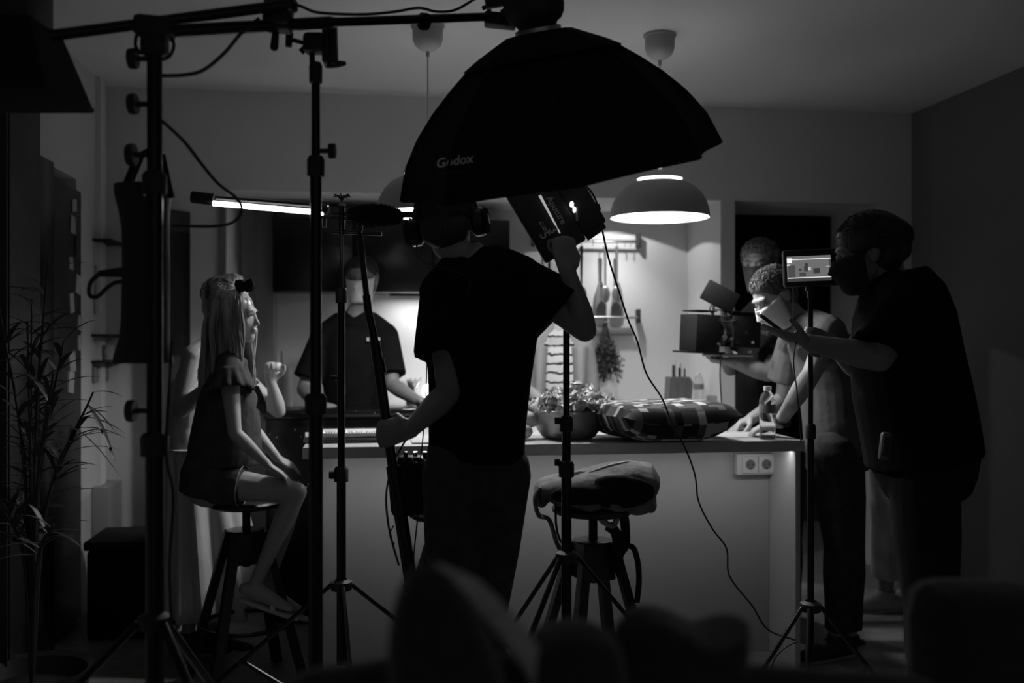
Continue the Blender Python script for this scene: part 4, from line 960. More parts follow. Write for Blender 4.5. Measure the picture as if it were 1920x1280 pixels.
for k in 'LR':
    sgn = -1 if k == 'R' else 1; sx = J['sh' + k]
    b.tube([J['neck'] + R_ * sgn * .05, sx, sx.lerp(J['el' + k], .5), J['el' + k]], [.06, .066, .06, .055], 16, round_ends=True)
    b.tube([sx - R_ * sgn * .02 - F_ * .02, P(1048 + sgn * 38, 720, 5.17), P(1048 + sgn * 40, 800, 5.17)], [(.05, .11), (.04, .115), (.045, .11)], 14, side=R_)
b.build('open_cardigan', mat('grey_cardigan_knit', .24, .95, bump=.4, bscale=30), g, remesh=.008, sm=4)

# --- camera operator
d = 4.75
hc = P(1424, 495, 4.72)
J = dict(head=hc, hf=dv(-.5, -.85, -.12), hu=dv(-.05, 0, 1), neck=P(1446, 568, 4.78), shR=P(1408, 600, 4.98), shL=P(1492, 608, 4.70),
         elR=P(1370, 690, 4.85), wrR=P(1352, 640, 4.76), elL=P(1440, 700, 4.50), wrL=P(1372, 678, 4.52),
         hipR=P(1420, 860, 4.85), hipL=P(1470, 860, 4.75), knR=P(1418, 1010, 4.80), knL=P(1475, 1010, 4.72), anR=P(1420, 1145, 4.90), anL=P(1480, 1145, 4.80),
         torso=[(P(1442, 860, d), .16, .12), (P(1440, 780, d), .155, .115), (P(1440, 700, 4.8), .165, .12), (P(1444, 630, 4.8), .165, .115), (P(1446, 595, 4.8), .11, .08)],
         pelvis=[(P(1445, 890, d), .16, .12), (P(1443, 810, d), .155, .115)])
J['handL'] = dict(d=dv(-1, .1, .1), n=dv(0, .1, 1), curl=(35, 40, 30), side=1)
J['handR'] = dict(d=dv(-.6, 0, .5), n=dv(0, -1, 0), curl=(50, 50, 40), side=-1)
g = person('camera operator with tousled hair, dark mask and black T-shirt behind the island corner', J, skin=SKIND, vox=.006)
eyes(hc, J['hf'], J['hu'], 1, g)
shirt(g, J, TSHIRTB, .75, .014, sgrow=2.0); pants(g, J, DENIM, 1.9)
short_hair(hc, J['hf'], J['hu'], 1.03, g, HAIRM, 420, tuft=.045); mask(hc, J['hf'], J['hu'], 1.0, g, MASKB)
text_on('chest_print', 'N CØRE', P(1421, 622, 4.60), dv(.92, -.35, -.18), dv(.15, .1, 1), .026, PRINTW, g)
# cinema camera
cc = P(1352, 622, 4.52); ax = dv(-.93, -.30, .04); M = rotm(ax, F_)       # x: lens direction
t = thing('cinema_camera', 'rigged cinema camera with matte box and tilted monitor held over the worktop', 'camera', P(1360, 665, 4.52))
CAMB = mat('camera_black', .008, .8, spec=.15, bump=.05, bscale=60)
def CB(px, py, size, name, m=CAMB, dd=4.52, par=None, rot=None, r=.004):
    b = MB(); b.rbox(P(px, py, dd), size, r, M if rot is None else rot); return b.build(name, m, t if par is None else par)
mx = CB(1312, 624, (.12, .16, .165), 'matte_box', dd=4.50)
CB(1310, 660, (.19, .15, .010), 'base_plate', BLKS, 4.50)
b = MB(); b.cyl(P(1335, 625, 4.5), P(1366, 626, 4.5), .048, 24); b.build('lens', BLKS, t)
for k in range(3):
    b = MB(); p = P(1340 + 7 * k, 625, 4.5); b.cyl(p, p - ax * .010, .053, 28); b.build('lens_ring', BLKS if k != 1 else STEEL, t)
CB(1388, 622, (.14, .12, .14), 'camera_body')
CB(1392, 588, (.12, .03, .02), 'top_handle')
CB(1312, 583, (.10, .15, .006), 'top_flag')
CB(1372, 604, (.05, .09, .03), 'lens_motor')
for k in (0, 1):
    b = MB(); p = P(1318, 664, 4.44 + .1 * k); b.cyl(p, p - ax * .25, .0075, 12); b.build('rod', STEEL, t)
mon = CB(1350, 556, (.155, .095, .018), 'monitor', CAMB, 4.45, rot=rotm(dv(.82, -.1, -.45), dv(.35, -.25, .9)), r=.005)
b = MB(); b.rbox(P(1350, 556, 4.45) + (rotm(dv(.82, -.1, -.45), dv(.35, -.25, .9)) @ V((0, 0, .0)) ), (.15, .088, .019), .002, rotm(dv(.82, -.1, -.45), dv(.35, -.25, .9))); b.build('monitor_screen', CAMB, mon)
b = MB(); b.cyl(P(1336, 596, 4.48), P(1339, 566, 4.46), .006, 10); b.build('monitor_arm', STEEL, t)
b = MB(); b.cyl(P(1360, 590, 4.48), P(1358, 568, 4.46), .008, 10); b.build('monitor_arm', BLKS, t)
for pts in ([(1335, 570), (1331, 580), (1338, 592), (1350, 598)], [(1338, 580), (1352, 582), (1362, 590), (1370, 600)], [(1344, 600), (1362, 603), (1380, 600)]):
    b = MB(); b.tube(spline([P(x, y, 4.44) for x, y in pts], 5), .003, 6); b.build('cable', RUB, t)
random.seed(21)
for k in range(9):
    b = MB(); p = P(random.uniform(1345, 1415), random.uniform(600, 660), 4.42); b.cyl(p, p - F_ * .02, random.uniform(.005, .010), 12); b.build('knob', random.choice([STEEL, BLKS, CHROME]), t)
b = MB(); b.tube(spline([P(1352, 664, 4.45), P(1350, 700, 4.44), P(1352, 740, 4.44), P(1356, 790, 4.44)], 6), .003, 6); b.build('cable', RUB, t)
CB(1344, 671, (.05, .03, .012), 'rod_clamp', BLKM, 4.47)

# --- leaning man writing
hc = P(1450, 556, 4.22)
J = dict(head=hc, hf=dv(-.8, -.36, -.58), hu=dv(-.3, 0, 1), neck=P(1502, 606, 4.22), shL=P(1556, 622, 4.02), shR=P(1484, 648, 4.42),
         elL=P(1522, 700, 3.92), wrL=P(1462, 792, 4.10), elR=P(1470, 748, 4.50), wrR=P(1408, 785, 4.46),
         hipL=P(1562, 850, 4.10), hipR=P(1575, 850, 4.32), knL=P(1578, 1020, 4.08), knR=P(1590, 1020, 4.32), anL=P(1572, 1195, 4.18), anR=P(1592, 1195, 4.36),
         torso=[(P(1568, 850, 4.2), .15, .11), (P(1566, 790, 4.2), .15, .115), (P(1560, 720, 4.2), .155, .12), (P(1543, 660, 4.2), .165, .115), (P(1520, 625, 4.2), .13, .09)],
         pelvis=[(P(1570, 880, 4.2), .155, .115), (P(1568, 825, 4.2), .15, .11)])
J['handL'] = dict(d=P(1410, 806, 4.14) - J['wrL'], n=dv(0, .15, -1), curl=(15, 25, 20), side=-1, thumb=.4)
J['handR'] = dict(d=P(1370, 800, 4.42) - J['wrR'] - Z_ * .0, n=dv(.1, -.1, -1), curl=(40, 50, 35), side=1, thumb=.9)
g = person('man in grey T-shirt and white mask leaning on the island to write', J, vox=.005)
LEAN = J
eyes(hc, J['hf'], J['hu'], 1, g)
shirt(g, J, GREYT, .62, .014, sgrow=2.5, vox=.006); pants(g, J, DENIM, 1.9); shoes(g, J, BLKM)
short_hair(hc, J['hf'], J['hu'], 1.03, g, HAIRM, 420, tuft=.05); mask(hc, J['hf'], J['hu'], 1.03, g, MASKW)
b = MB(); w0 = J['wrL'] - (J['wrL'] - J['elL']).normalized() * .02; axw = (J['wrL'] - J['elL']).normalized(); Mw = rotm(axw, F_)
b.tube([w0 + Mw @ V((0, math.cos(a) * .032, math.sin(a) * .030)) for a in [i * PI / 12 for i in range(24)]], [(.004, .011)] * 24, 6, closed=True, side=axw); b.build('watch_strap', BLKM, g)
b = MB(); b.cyl(P(1368, 790, 4.40), P(1362, 812, 4.42), .004, 8); tag(b.build('pen', BLKS), 'thin dark pen in the far hand of the leaning man', 'pen')

# --- bystander behind, light trousers
d = 4.72
hc = P(1662, 462, d)
J = dict(head=hc, hf=dv(-1, -.1, -.15), hu=dv(0, 0, 1), neck=P(1675, 540, d), shL=P(1672, 575, 4.55), shR=P(1680, 575, 4.9),
         elL=P(1690, 690, 4.52), wrL=P(1666, 790, 4.45), elR=P(1690, 690, 4.95), wrR=P(1640, 770, 4.95),
         hipL=P(1672, 850, 4.62), hipR=P(1680, 850, 4.82), knL=P(1668, 985, 4.62), knR=P(1690, 985, 4.85), anL=P(1660, 1112, 4.72), anR=P(1700, 1110, 4.9),
         torso=[(P(1676, 850, d), .155, .11), (P(1676, 780, d), .15, .11), (P(1678, 700, d), .16, .115), (P(1678, 620, d), .16, .11), (P(1677, 585, d), .11, .08)],
         pelvis=[(P(1676, 880, d), .155, .115), (P(1676, 820, d), .15, .11)])
J['handL'] = dict(d=dv(-.2, 0, -1), n=dv(-1, 0, 0), curl=(50, 55, 40), side=-1)
g = person('curly-haired bystander in light cropped trousers and sneakers behind the man with the phone', J, skin=SKIND, vox=.008)
eyes(hc, J['hf'], J['hu'], 1, g)
shirt(g, J, TSHIRTB, .7, .016); pants(g, J, LGHTP, 1.72, grow=.022, flare=.01); shoes(g, J, mat('pale_sneaker', .3, .7, bump=.2), 1.0)
short_hair(hc, J['hf'], J['hu'], 1.08, g, HAIRD, 500, tuft=.03, vol=1.06)
b = MB(); pz = P(1659, 836, 2.93); b.rbox(pz, (.030, .022, .082), .007, RC @ Matrix.Rotation(.12, 3, 'Y'))
t = thing('handheld_radio', 'small handheld radio with pale rim clipped at the hip of the big man', 'radio', pz - Z_ * .04); b.build('radio_body', mat('radio_case', .12, .4), t)
b = MB(); b.rbox(pz - F_ * .012, (.019, .003, .058), .003, RC @ Matrix.Rotation(.12, 3, 'Y')); b.build('front_face', BLKM, t)

# --- big man with phone at right
d = 3.2
hc = P(1622, 474, 3.2)
J = dict(head=hc, hf=dv(-1, .12, -.22), hu=dv(-.2, 0, 1), neck=P(1672, 530, 3.2), shL=P(1698, 575, 3.03), shR=P(1680, 575, 3.38),
         elL=P(1650, 672, 2.98), wrL=P(1516, 642, 3.06), elR=P(1620, 700, 3.42), wrR=P(1556, 640, 3.34),
         hipL=P(1732, 900, 3.10), hipR=P(1738, 900, 3.32), knL=P(1742, 1130, 3.06), knR=P(1752, 1130, 3.34), anL=P(1750, 1362, 3.12), anR=P(1758, 1362, 3.36), leg=.98, arm=1.05,
         torso=[(P(1735, 890, d), .19, .15), (P(1728, 820, d), .185, .155), (P(1712, 740, d), .185, .155), (P(1698, 660, d), .18, .15), (P(1685, 590, d), .16, .12), (P(1675, 560, d), .10, .08)],
         pelvis=[(P(1742, 945, d), .10, .07), (P(1740, 925, d), .155, .11), (P(1738, 900, d), .175, .13), (P(1733, 860, d), .185, .15)])
J['handL'] = dict(d=dv(-.95, .02, .30), n=dv(.25, .15, .95), curl=(3, 8, 6), side=-1, thumb=1.0, s=.92)
J['handR'] = dict(d=dv(-1, -.2, .15), n=dv(0, -1, 0), curl=(40, 45, 30), side=-1)
g = person('big man in black with dark mask bending at the right, filming with his phone', J, skin=SKIND, vox=.006)
eyes(hc, J['hf'], J['hu'], 1, g)
shirt(g, J, TSHIRTB, .85, .018, lo=[(P(1732, 862, d), .21, .165), (P(1722, 800, d), .19, .165), (P(1708, 730, d), .19, .165), (P(1698, 660, d), .185, .155), (P(1694, 590, d), .175, .14), (P(1690, 545, d), .14, .115), (P(1682, 510, d), .085, .075)], name='loose_shirt', sgrow=3)
pants(g, J, BLKF, 1.93, grow=.02); shoes(g, J, BLKM, 1.05)
short_hair(hc, J['hf'], J['hu'], 1.08, g, HAIRD, 420, tuft=.04, vol=1.05); mask(hc, J['hf'], J['hu'], 1.0, g, MASKB)
t = thing('smartphone', 'black smartphone held out by the big man at the right', 'phone', P(1476, 606, 3.08))
Mp = rotm(dv(-.95, .1, .5), dv(0, .95, .2)); b = MB(); b.rbox(P(1452, 611, 3.07), (.125, .066, .009), .003, rotm(dv(.8, .1, -.58), dv(0, 1, .2))); b.build('case', BLKM, t)
b = MB(); b.rbox(P(1452, 611, 3.07) + Z_ * .004 + R_ * .003, (.115, .06, .003), .001, rotm(dv(.8, .1, -.58), dv(0, 1, .2))); b.build('screen', mat('off_screen', .02, .1), t)
b = MB(); b.tube(spline([P(1492, 640, 3.05), P(1488, 680, 3.04), P(1494, 730, 3.04), P(1500, 800, 3.06), P(1502, 830, 3.06)], 6), .002, 6); b.build('charging_cable', RUB, t)

# ---------------------------------------------------------------- light stands
def light_stand(label, px, d, top, tiers, hub, legR, az, foot=0.02, brace=True, knobs=(), rl=.0095):
    c = at(px, 0, d); x, y = c.x, c.y
    t = thing('light_stand', label, 'stand', (x, y, 0), 'light stands')
    z = lambda py: 1.326 - (py - 640) * d / FPX
    for (p0, p1, r) in tiers:
        b = MB(); z0, z1 = z(p1), z(p0); b.cyl((x, y, max(z0, .06)), (x, y, z1), r, 18); b.build('pole_section', BLKS, t)
        b = MB(); b.lathe([(r, -.012), (r * 1.5, -.01), (r * 1.55, .03), (r * 1.2, .04), (r, .04)], (x, y, z1 - .03), seg=18); b.build('collar', BLKM, t)
    for (kp, sx, r) in knobs:
        b = MB(); k0 = V((x, y, z(kp))); dr_ = R_ * sx; b.cyl(k0, k0 + dr_ * (r * 2.0), .006, 10); b.lathe([(0, 0), (r, 0), (r * 1.05, .006), (r, .016), (0, .018)], k0 + dr_ * r * 1.8, rotm(F_, Z_ * sx) if True else None, 14); b.build('knob', BLKM, t)
    zh = z(hub); b = MB(); b.lathe([(.018, -.02), (.034, -.015), (.036, .012), (.02, .02)], (x, y, zh), seg=20)
    b.build('hub', BLKM, t); zl = max(.10, zh * .5)
    for a in az:
        dr_ = R_ * math.cos(math.radians(a)) + F_ * math.sin(math.radians(a)); p0 = V((x, y, zh)) + dr_ * .035; p1 = V((x, y, foot)) + dr_ * legR
        b = MB(); b.tube([p0, p1], [(rl, rl * .8)] * 2, 10, side=dr_.cross(Z_)); lg = b.build('leg', BLKS, t)
        b = MB(); b.tube([p1, p1 + (p1 - p0).normalized() * .02], rl * 1.5, 10); b.build('rubber_foot', BLKM, lg)
        if brace:
            m_ = p0.lerp(p1, .55); b = MB(); b.cyl(V((x, y, max(.08, m_.z - .18))) + dr_ * .025, m_, rl * .8, 8); b.build('brace', BLKS, t)
    if brace:
        b = MB(); b.lathe([(.016, -.015), (.03, -.012), (.03, .012), (.016, .015)], (x, y, max(.08, (zh * .45 + foot) - .18)), seg=18); b.build('lower_collar', BLKM, t)
    return t, x, y
# stand 2
t, sx, sy = light_stand('tall black stand left of centre carrying the boom clamp', 592, 2.45, 125, [(125, 300, .0105), (300, 745, .014), (745, 1500, .0175)], 1330, .55, (20, 140, 260), knobs=((283, 1, .018),))
P2 = lambda px, py, dd=2.45: at(px, py, dd)
cl = thing('boom_clamp', 'chunky black grip head and clamp joining the stand top to the boom', 'clamp', P2(592, 120))
b = MB(); b.cyl(P2(586, 128), P2(585, 100), .007, 10); b.build('spigot', BLKS, cl)
b = MB(); b.rbox(P2(590, 82), (.052, .05, .048), .010, RC); b.build('grip_head', BLKM, cl)
b = MB(); b.cyl(P2(575, 82, 2.44), P2(545, 74, 2.44), .0055, 10); b.build('handle_rod', BLKS, cl)
b = MB(); b.tube([P2(543, 62), P2(541, 88)], [(.010, .010), (.008, .008)], 12); b.build('handle_knob', BLKM, cl)
b = MB(); b.tube([P2(572, 90), P2(564, 98)], .008, 10); b.build('handle_knob', BLKM, cl)
b = MB(); b.rbox(P2(612, 78), (.018, .03, .105), .004, RC); b.build('clamp_jaw', BLKM, cl)
b = MB(); b.rbox(P2(626, 78), (.016, .03, .115), .004, RC @ Matrix.Rotation(-.03, 3, 'Y')); b.build('clamp_jaw', BLKM, cl)
b = MB(); b.tube([P2(618, 122), P2(632, 120), P2(645, 119)], [.008, .009, .006], 12, round_ends=True); b.build('clamp_screw', BLKM, cl)
b = MB(); b.tube([P2(614, 120) + R_ * .007 * math.cos(a) + Z_ * .009 * math.sin(a) for a in [i * PI / 8 for i in range(16)]], .0018, 6, closed=True); b.build('wire_ring', BLKS, cl)
# stand 1, heavy boom stand
t, sx, sy = light_stand('thick black boom stand near the left edge', 290, 2.2, 60, [(60, 330, .0165), (330, 820, .0175), (820, 1500, .020)], 1165, .72, (-42, 80, 200), knobs=((110, -1, .022), (195, -1, .022), (290, -1, .024), (770, -1, .024)), rl=.011)
P1 = lambda px, py, dd=2.2: at(px, py, dd)
bm_ = thing('overhead_boom', 'long black boom arm crossing the top of the picture', 'boom', P1(290, 60))
b = MB(); b.cyl(P1(95, 67, 2.16), P1(545, 8, 2.3), .0125, 16); b.build('arm_tube', BLKS, bm_)
b = MB(); b.cyl(P1(300, 60, 2.2), P1(620, 42, 2.40), .0145, 16); b.build('arm_tube', BLKS, bm_)
b = MB(); b.cyl(P1(600, 43, 2.39), P1(928, 31, 2.7), .0115, 16); b.build('arm_tube', BLKS, bm_)
b = MB(); b.rbox(P1(290, 52), (.085, .06, .045), .012, RC @ Matrix.Rotation(.1, 3, 'Y')); b.build('tee_clamp', BLKM, bm_)
b = MB(); b.rbox(P1(290, 85), (.055, .05, .05), .012, RC); b.build('tee_clamp', BLKM, bm_)
for pts in ([(318, 66), (326, 85), (318, 105), (305, 112)], [(256, 66), (254, 85), (262, 98), (272, 100)]):
    b = MB(); b.tube(spline([P1(x, y) for x, y in pts], 5), .004, 8); b.build('locking_lever', BLKM, bm_)
b = MB(); b.rbox(P1(522, 26, 2.33), (.062, .06, .058), .008, RC @ Matrix.Rotation(.06, 3, 'Y')); b.rbox(P1(522, 52, 2.34), (.06, .05, .018), .006, RC @ Matrix.Rotation(.06, 3, 'Y')); b.rbox(P1(528, 8, 2.33), (.07, .05, .03), .008, RC); b.build('pivot_block', BLKM, bm_)
b = MB(); b.tube([P1(517, 60, 2.34), P1(514, 88, 2.34)], [(.008, .008), (.010, .010)], 12, round_ends=True); b.build('pivot_knob', BLKM, bm_)
b = MB(); b.cyl(P1(800, 41, 2.58), P1(790, 40, 2.57), .022, 12); b.build('velcro_tie', BLKF, bm_)
def cable(label, pts, r, n=8, name='cable'):
    b = MB(); b.tube(spline(pts, n), r, 8); return tag(b.build(name, RUB), label, 'cable')
cable('cable looping between the left stand and the boom arm', [P1(300, 142, 2.17), P1(340, 141, 2.17), P1(380, 132, 2.18), P1(420, 100, 2.2), P1(450, 65, 2.25), P1(485, 35, 2.3)], .0042)
cable('cable drooping from the left stand to the glowing light tube', [P1(302, 225, 2.17), P1(345, 265, 2.2), P1(380, 310, 2.24), P1(410, 345, 2.28), P1(440, 368, 2.34), P1(453, 390, 2.38), P1(440, 415, 2.36), P1(400, 424, 2.3), P1(322, 423, 2.25)], .0036)
cable('cable running along the top of the boom toward the softbox', [P1(545, 5, 2.3), P1(565, 12, 2.33), P1(600, 24, 2.38), P1(680, 27, 2.44), P1(740, 22, 2.5), P1(785, 15, 2.56), P1(820, 22, 2.6), P1(855, 18, 2.64), P1(895, -5, 2.68)], .0036)
cable('black cable hanging down along the lower left stand', [P1(322, 640, 2.18), P1(318, 720, 2.18), P1(312, 850, 2.17), P1(325, 930, 2.16), P1(318, 1060, 2.16), P1(322, 1180, 2.16)], .0035)
# hanging studio light head on stand 1
t = thing('studio_light', 'black tubular studio light hanging by its yoke on the left stand', 'studio light', P1(268, 345, 2.25))
q = lambda px, py: at(px, py, 2.27)
b = MB()
prof = [(222, 348, 50, .0), (222, 380, 48, 0), (234, 410, 46, 0)]
b.tube([q(268, 348), q(268, 362), q(271, 395), q(273, 430), q(274, 500), q(273, 600), q(271, 635), q(269, 668), q(269, 680)],
       [.062, .062, .056, .052, .052, .053, .055, .064, .066], 28); b.build('housing', BLKM, t)
b = MB(); b.tube([q(228, 372), q(262, 290)], [(.012, .006)] * 2, 8, side=R_); b.tube([q(318, 372), q(300, 290)], [(.012, .006)] * 2, 8, side=R_); b.tube([q(262, 292), q(280, 282), q(300, 290)], .008, 8); b.build('yoke', BLKS, t)
for (x, y, r) in ((274, 362, .008), (233, 411, .0055)):
    b = MB(); b.ell(at(x, y, 2.20 if x > 250 else 2.235), (r, r, r)); b.build('bolt', CHROME, t)
b = MB(); b.tube([q(230, 510), q(185, 513)], [.012, .007], 12); b.build('plug', BLKM, t)
b = MB(); b.tube(spline([q(186, 513), q(170, 530), q(168, 552), q(182, 556), q(200, 540), q(215, 530), q(232, 527)], 6), .005, 8); b.build('power_lead', RUB, t)
# upper-left softbox
t = thing('small_softbox', 'black softbox cut off by the upper left corner on the boom end', 'softbox', at(60, 60, 2.15))
b = MB(); q = lambda px, py, dd: at(px, py, dd)
def frus(pt, ht, pb, hb):
    vs = [pt + R_ * sx_ * ht[0] + F_ * sy_ * ht[1] for sx_, sy_ in ((-1, -1), (1, -1), (1, 1), (-1, 1))] + [pb + R_ * sx_ * hb[0] + F_ * sy_ * hb[1] for sx_, sy_ in ((-1, -1), (1, -1), (1, 1), (-1, 1))]
    return vs, [[0, 1, 2, 3], [7, 6, 5, 4]] + [[i, i + 4, (i + 1) % 4 + 4, (i + 1) % 4] for i in range(4)]
vs, fs = frus(at(10, 50, 2.2), (.09, .08), at(8, 180, 2.2), (.145, .12)); b.add(vs, fs); b.build('fabric_shell', BLKF, t, smooth=False)
b = MB(); b.rbox(at(10, 5, 2.2), (.165, .16, .14), .03, RC); b.build('light_head', BLKM, t)
b = MB(); b.rbox(at(8, 184, 2.2), (.298, .245, .012), .004, RC); b.build('rim', BLKF, t)

# stand 3 (thin with grip bars)
t, sx, sy = light_stand('slim black stand in front of the island left end with crossbars on top', 640, 3.3, 395, [(395, 545, .0055), (545, 880, .0125), (880, 1245, .0155)], 1097, .62, (12, 168, -75), knobs=((890, -1, .013), (708, -1, .010)))
q = lambda px, py, dd=3.3: at(px, py, dd)
h = thing('grip_bar_head', 'small grip head with two crossbars on the slim stand', 'clamp', q(640, 440))
b = MB(); b.cyl(q(622, 400), q(716, 404), .006, 10); b.cyl(q(622, 409), q(716, 411), .006, 10); b.build('upper_bar', BLKS, h)
b = MB(); b.cyl(q(625, 434), q(716, 438), .008, 10); b.build('lower_bar', BLKS, h)
b = MB(); b.cyl(q(641, 440), q(641, 386), .010, 12); b.build('post', BLKS, h)
b = MB(); b.lathe([(0, .012), (.009, .010), (.013, .003), (.011, -.004), (.004, -.006), (0, -.006)], q(642, 384), seg=16); b.build('top_knob', CARD, h)
b = MB()
for i in range(12):
    a = i * PI / 6; b.tube(spline([q(641, 376), q(641, 372) + R_ * .014 * math.cos(a) + F_ * .014 * math.sin(a) + Z_ * .008, q(641, 372) + R_ * .028 * math.cos(a) + F_ * .028 * math.sin(a) + Z_ * (.004 + .008 * (i % 2))], 3), .0022, 5)
b.build('star_wheel', BLKM, h)
for x in (608, 676):
    b = MB(); b.tube([q(x - 4, 410), q(x - 3, 426), q(x + 3, 426), q(x + 4, 410)], .0022, 6); b.build('wire_clip', STEEL, h)
# stand 4 with panel
t, sx, sy = light_stand('black stand right of centre in front of the stool with the backpack', 1062, 3.2, 352, [(352, 785, .0105), (785, 870, .0145), (870, 1175, .0165)], 1043, .55, (-125, 15, 130), knobs=((788, -1, .012), (866, -1, .012)))
# stand 5 with monitor
t, sx, sy = light_stand('slim black stand in front of the island right end carrying the monitor', 1520, 3.4, 536, [(536, 800, .0085), (800, 1215, .0115)], 1137, .36, (-160, -110, 10))
q = lambda px, py, dd=3.38: at(px, py, dd)
t = thing('field_monitor', 'lit field monitor showing the scene on top of the right stand', 'monitor', q(1516, 532))
Mt = RC @ Matrix.Rotation(.033, 3, 'Y') @ Matrix.Rotation(0, 3, 'Z')
Mt = rotm(dv(1, .05, .045), dv(-.05, 1, 0))
b = MB(); b.rbox(q(1524, 502), (.205, .03, .125), .008, Mt); b.build('case', BLKM, t)
b = MB(); b.cyl(q(1517, 530), q(1517, 545), .012, 12); b.build('mount', BLKM, t)
b = MB(); b.rbox(q(1582, 497), (.06, .05, .11), .01, Mt); b.build('battery', BLKM, t)
o_ = q(1517, 503, 3.36); ux = Mt @ V((1, 0, 0)); uz = Mt @ V((0, 0, 1)); uy = -(Mt @ V((0, 1, 0)))
scr = MB(); W_, H_ = .151, .085
def quad(mb, x0, x1, z0, z1, dep): mb.add([o_ + ux * x0 + uz * z0 + uy * dep, o_ + ux * x1 + uz * z0 + uy * dep, o_ + ux * x1 + uz * z1 + uy * dep, o_ + ux * x0 + uz * z1 + uy * dep], [[0, 1, 2, 3]])
def em(name, g): 
    m = mat(name, .02, .4, emit=1.0); m.node_tree.nodes['Principled BSDF'].inputs['Emission Color'].default_value = (g, g, g, 1); return m
quad(scr, -W_ / 2, W_ / 2, -H_ / 2, H_ / 2, .0); s0 = scr.build('screen', em('screen_mid_grey', .15), t, smooth=False)
img = [('picture_line', .9, (-.075, .075, .030, .0325)), ('picture_line', .9, (-.075, .075, -.032, -.0295)), ('picture_glow', 1.0, (-.075, -.058, .020, .036)), ('picture_glow', .9, (-.075, -.064, .010, .016)),
       ('picture_band', .05, (-.075, .075, -.0425, -.033)), ('picture_band', .07, (-.072, -.048, -.029, .012)), ('picture_figure', .04, (-.014, -.004, .008, .018)), ('picture_figure', .05, (-.018, -.004, -.010, .008)),
       ('picture_figure', .04, (.014, .036, -.018, .0)), ('picture_figure', .06, (-.034, -.012, -.026, -.013)), ('picture_figure', .05, (-.036, -.026, -.008, .0)), ('picture_light', .5, (-.004, .006, -.006, .004)), ('picture_band', .06, (.068, .075, -.028, .03)), ('picture_line', .6, (.058, .075, .004, .0055))]
for k, (nm, g_, rc) in enumerate(img):
    mb = MB(); quad(mb, *rc, .0006 + .0001 * k); mb.build(nm, em('screen_tone_%d' % int(g_ * 100), g_), s0, smooth=False)

# ---------------------------------------------------------------- glowing tube
t = thing('light_tube', 'long glowing light tube lying level left of the centre stand', 'light tube', at(480, 385, 2.75))
q = lambda px, py, dd=2.75: at(px, py, dd)
b = MB(); b.cyl(q(400, 381), q(606, 399), .0072, 16); b.build('glowing_tube', TUBEM, t)
b = MB(); b.cyl(q(360, 369, 2.76), q(402, 374, 2.76), .0165, 20); b.build('end_cap', BLKM, t)
b = MB(); b.tube([q(400, 372, 2.77), q(615, 389, 2.77)], [(.011, .008)] * 2, 12, side=F_); b.build('tube_back', BLKS, t)
b = MB(); b.cyl(q(604, 392), q(616, 396), .011, 16); b.build('end_cap', BLKM, t)

# ---------------------------------------------------------------- big softbox
DS = 2.72
rc = at(1053, 325, DS); ua = (R_ * (-.181) + Z_ * .983).normalized(); ua = (ua - F_ * .25).normalized()
M = rotm(R_ * .983 + Z_ * .181, F_); K_ = DS / FPX
t = thing('octagonal_softbox', 'big black octagonal softbox hanging over the centre of the scene', 'softbox', rc)
prof = [(303, 0), (281, 58), (250, 104), (212, 145), (172, 180), (138, 206), (100, 228), (62, 244), (30, 252)]
b = MB(); n = 8; sub = 5; vs = []; fs = []
xa_ = (R_ * .983 + Z_ * .181).normalized(); ya_ = xa_.cross(ua).normalized() * -1
for (r, h_) in prof:
    for k in range(n * sub):
        seg_, fr = divmod(k, sub); a0 = 2 * PI * seg_ / n; a1 = 2 * PI * (seg_ + 1) / n; q0 = V((math.cos(a0), math.sin(a0))); q1 = V((math.cos(a1), math.sin(a1))); fr /= sub
        p = q0.lerp(q1, fr) * (1 - .045 * math.sin(PI * fr)); vs.append(rc + ua * h_ * K_ + xa_ * p.x * r * K_ + ya_ * p.y * r * K_)
N_ = n * sub
for i in range(len(prof) - 1):
    for k in range(N_): fs.append([i * N_ + k, i * N_ + (k + 1) % N_, (i + 1) * N_ + (k + 1) % N_, (i + 1) * N_ + k])
b.add(vs, fs); shell_v, shell_f = [v.copy() for v in vs], [list(f) for f in fs]; b.build('fabric_shell', BLKF, t, solid=.003)
for k in range(n):
    b = MB(); a0 = 2 * PI * k / n; b.tube([rc + ua * (h_ * K_ + .003) + (xa_ * math.cos(a0) + ya_ * math.sin(a0)) * (r * K_ + .003) for r, h_ in prof], .005, 8); b.build('rib', BLKF, t)
# skirt band edge (velcro flap around hub)
b = MB(); vv = []; ff = []
for (r, h_) in ((146, 206), (118, 222), (60, 250)):
    for k in range(N_):
        seg_, fr = divmod(k, sub); a0 = 2 * PI * seg_ / n; a1 = 2 * PI * (seg_ + 1) / n; fr /= sub; p = V((math.cos(a0), math.sin(a0))).lerp(V((math.cos(a1), math.sin(a1))), fr)
        vv.append(rc + ua * (h_ * K_ + .006) + xa_ * p.x * r * K_ + ya_ * p.y * r * K_)
for i in range(2):
    for k in range(N_): ff.append([i * N_ + k, i * N_ + (k + 1) % N_, (i + 1) * N_ + (k + 1) % N_, (i + 1) * N_ + k])
b.add(vv, ff); b.build('collar_flap', BLKF, t, solid=.004)
b = MB(); ring = []
for k in range(N_):
    seg_, fr = divmod(k, sub); a0 = 2 * PI * seg_ / n; a1 = 2 * PI * (seg_ + 1) / n; fr /= sub; p = V((math.cos(a0), math.sin(a0))).lerp(V((math.cos(a1), math.sin(a1))), fr); ring.append(rc + ua * .02 + xa_ * p.x * 282 * K_ + ya_ * p.y * 282 * K_)
b.add(ring, [list(range(N_))]); b.build('diffuser', SOFTM, t, smooth=False)
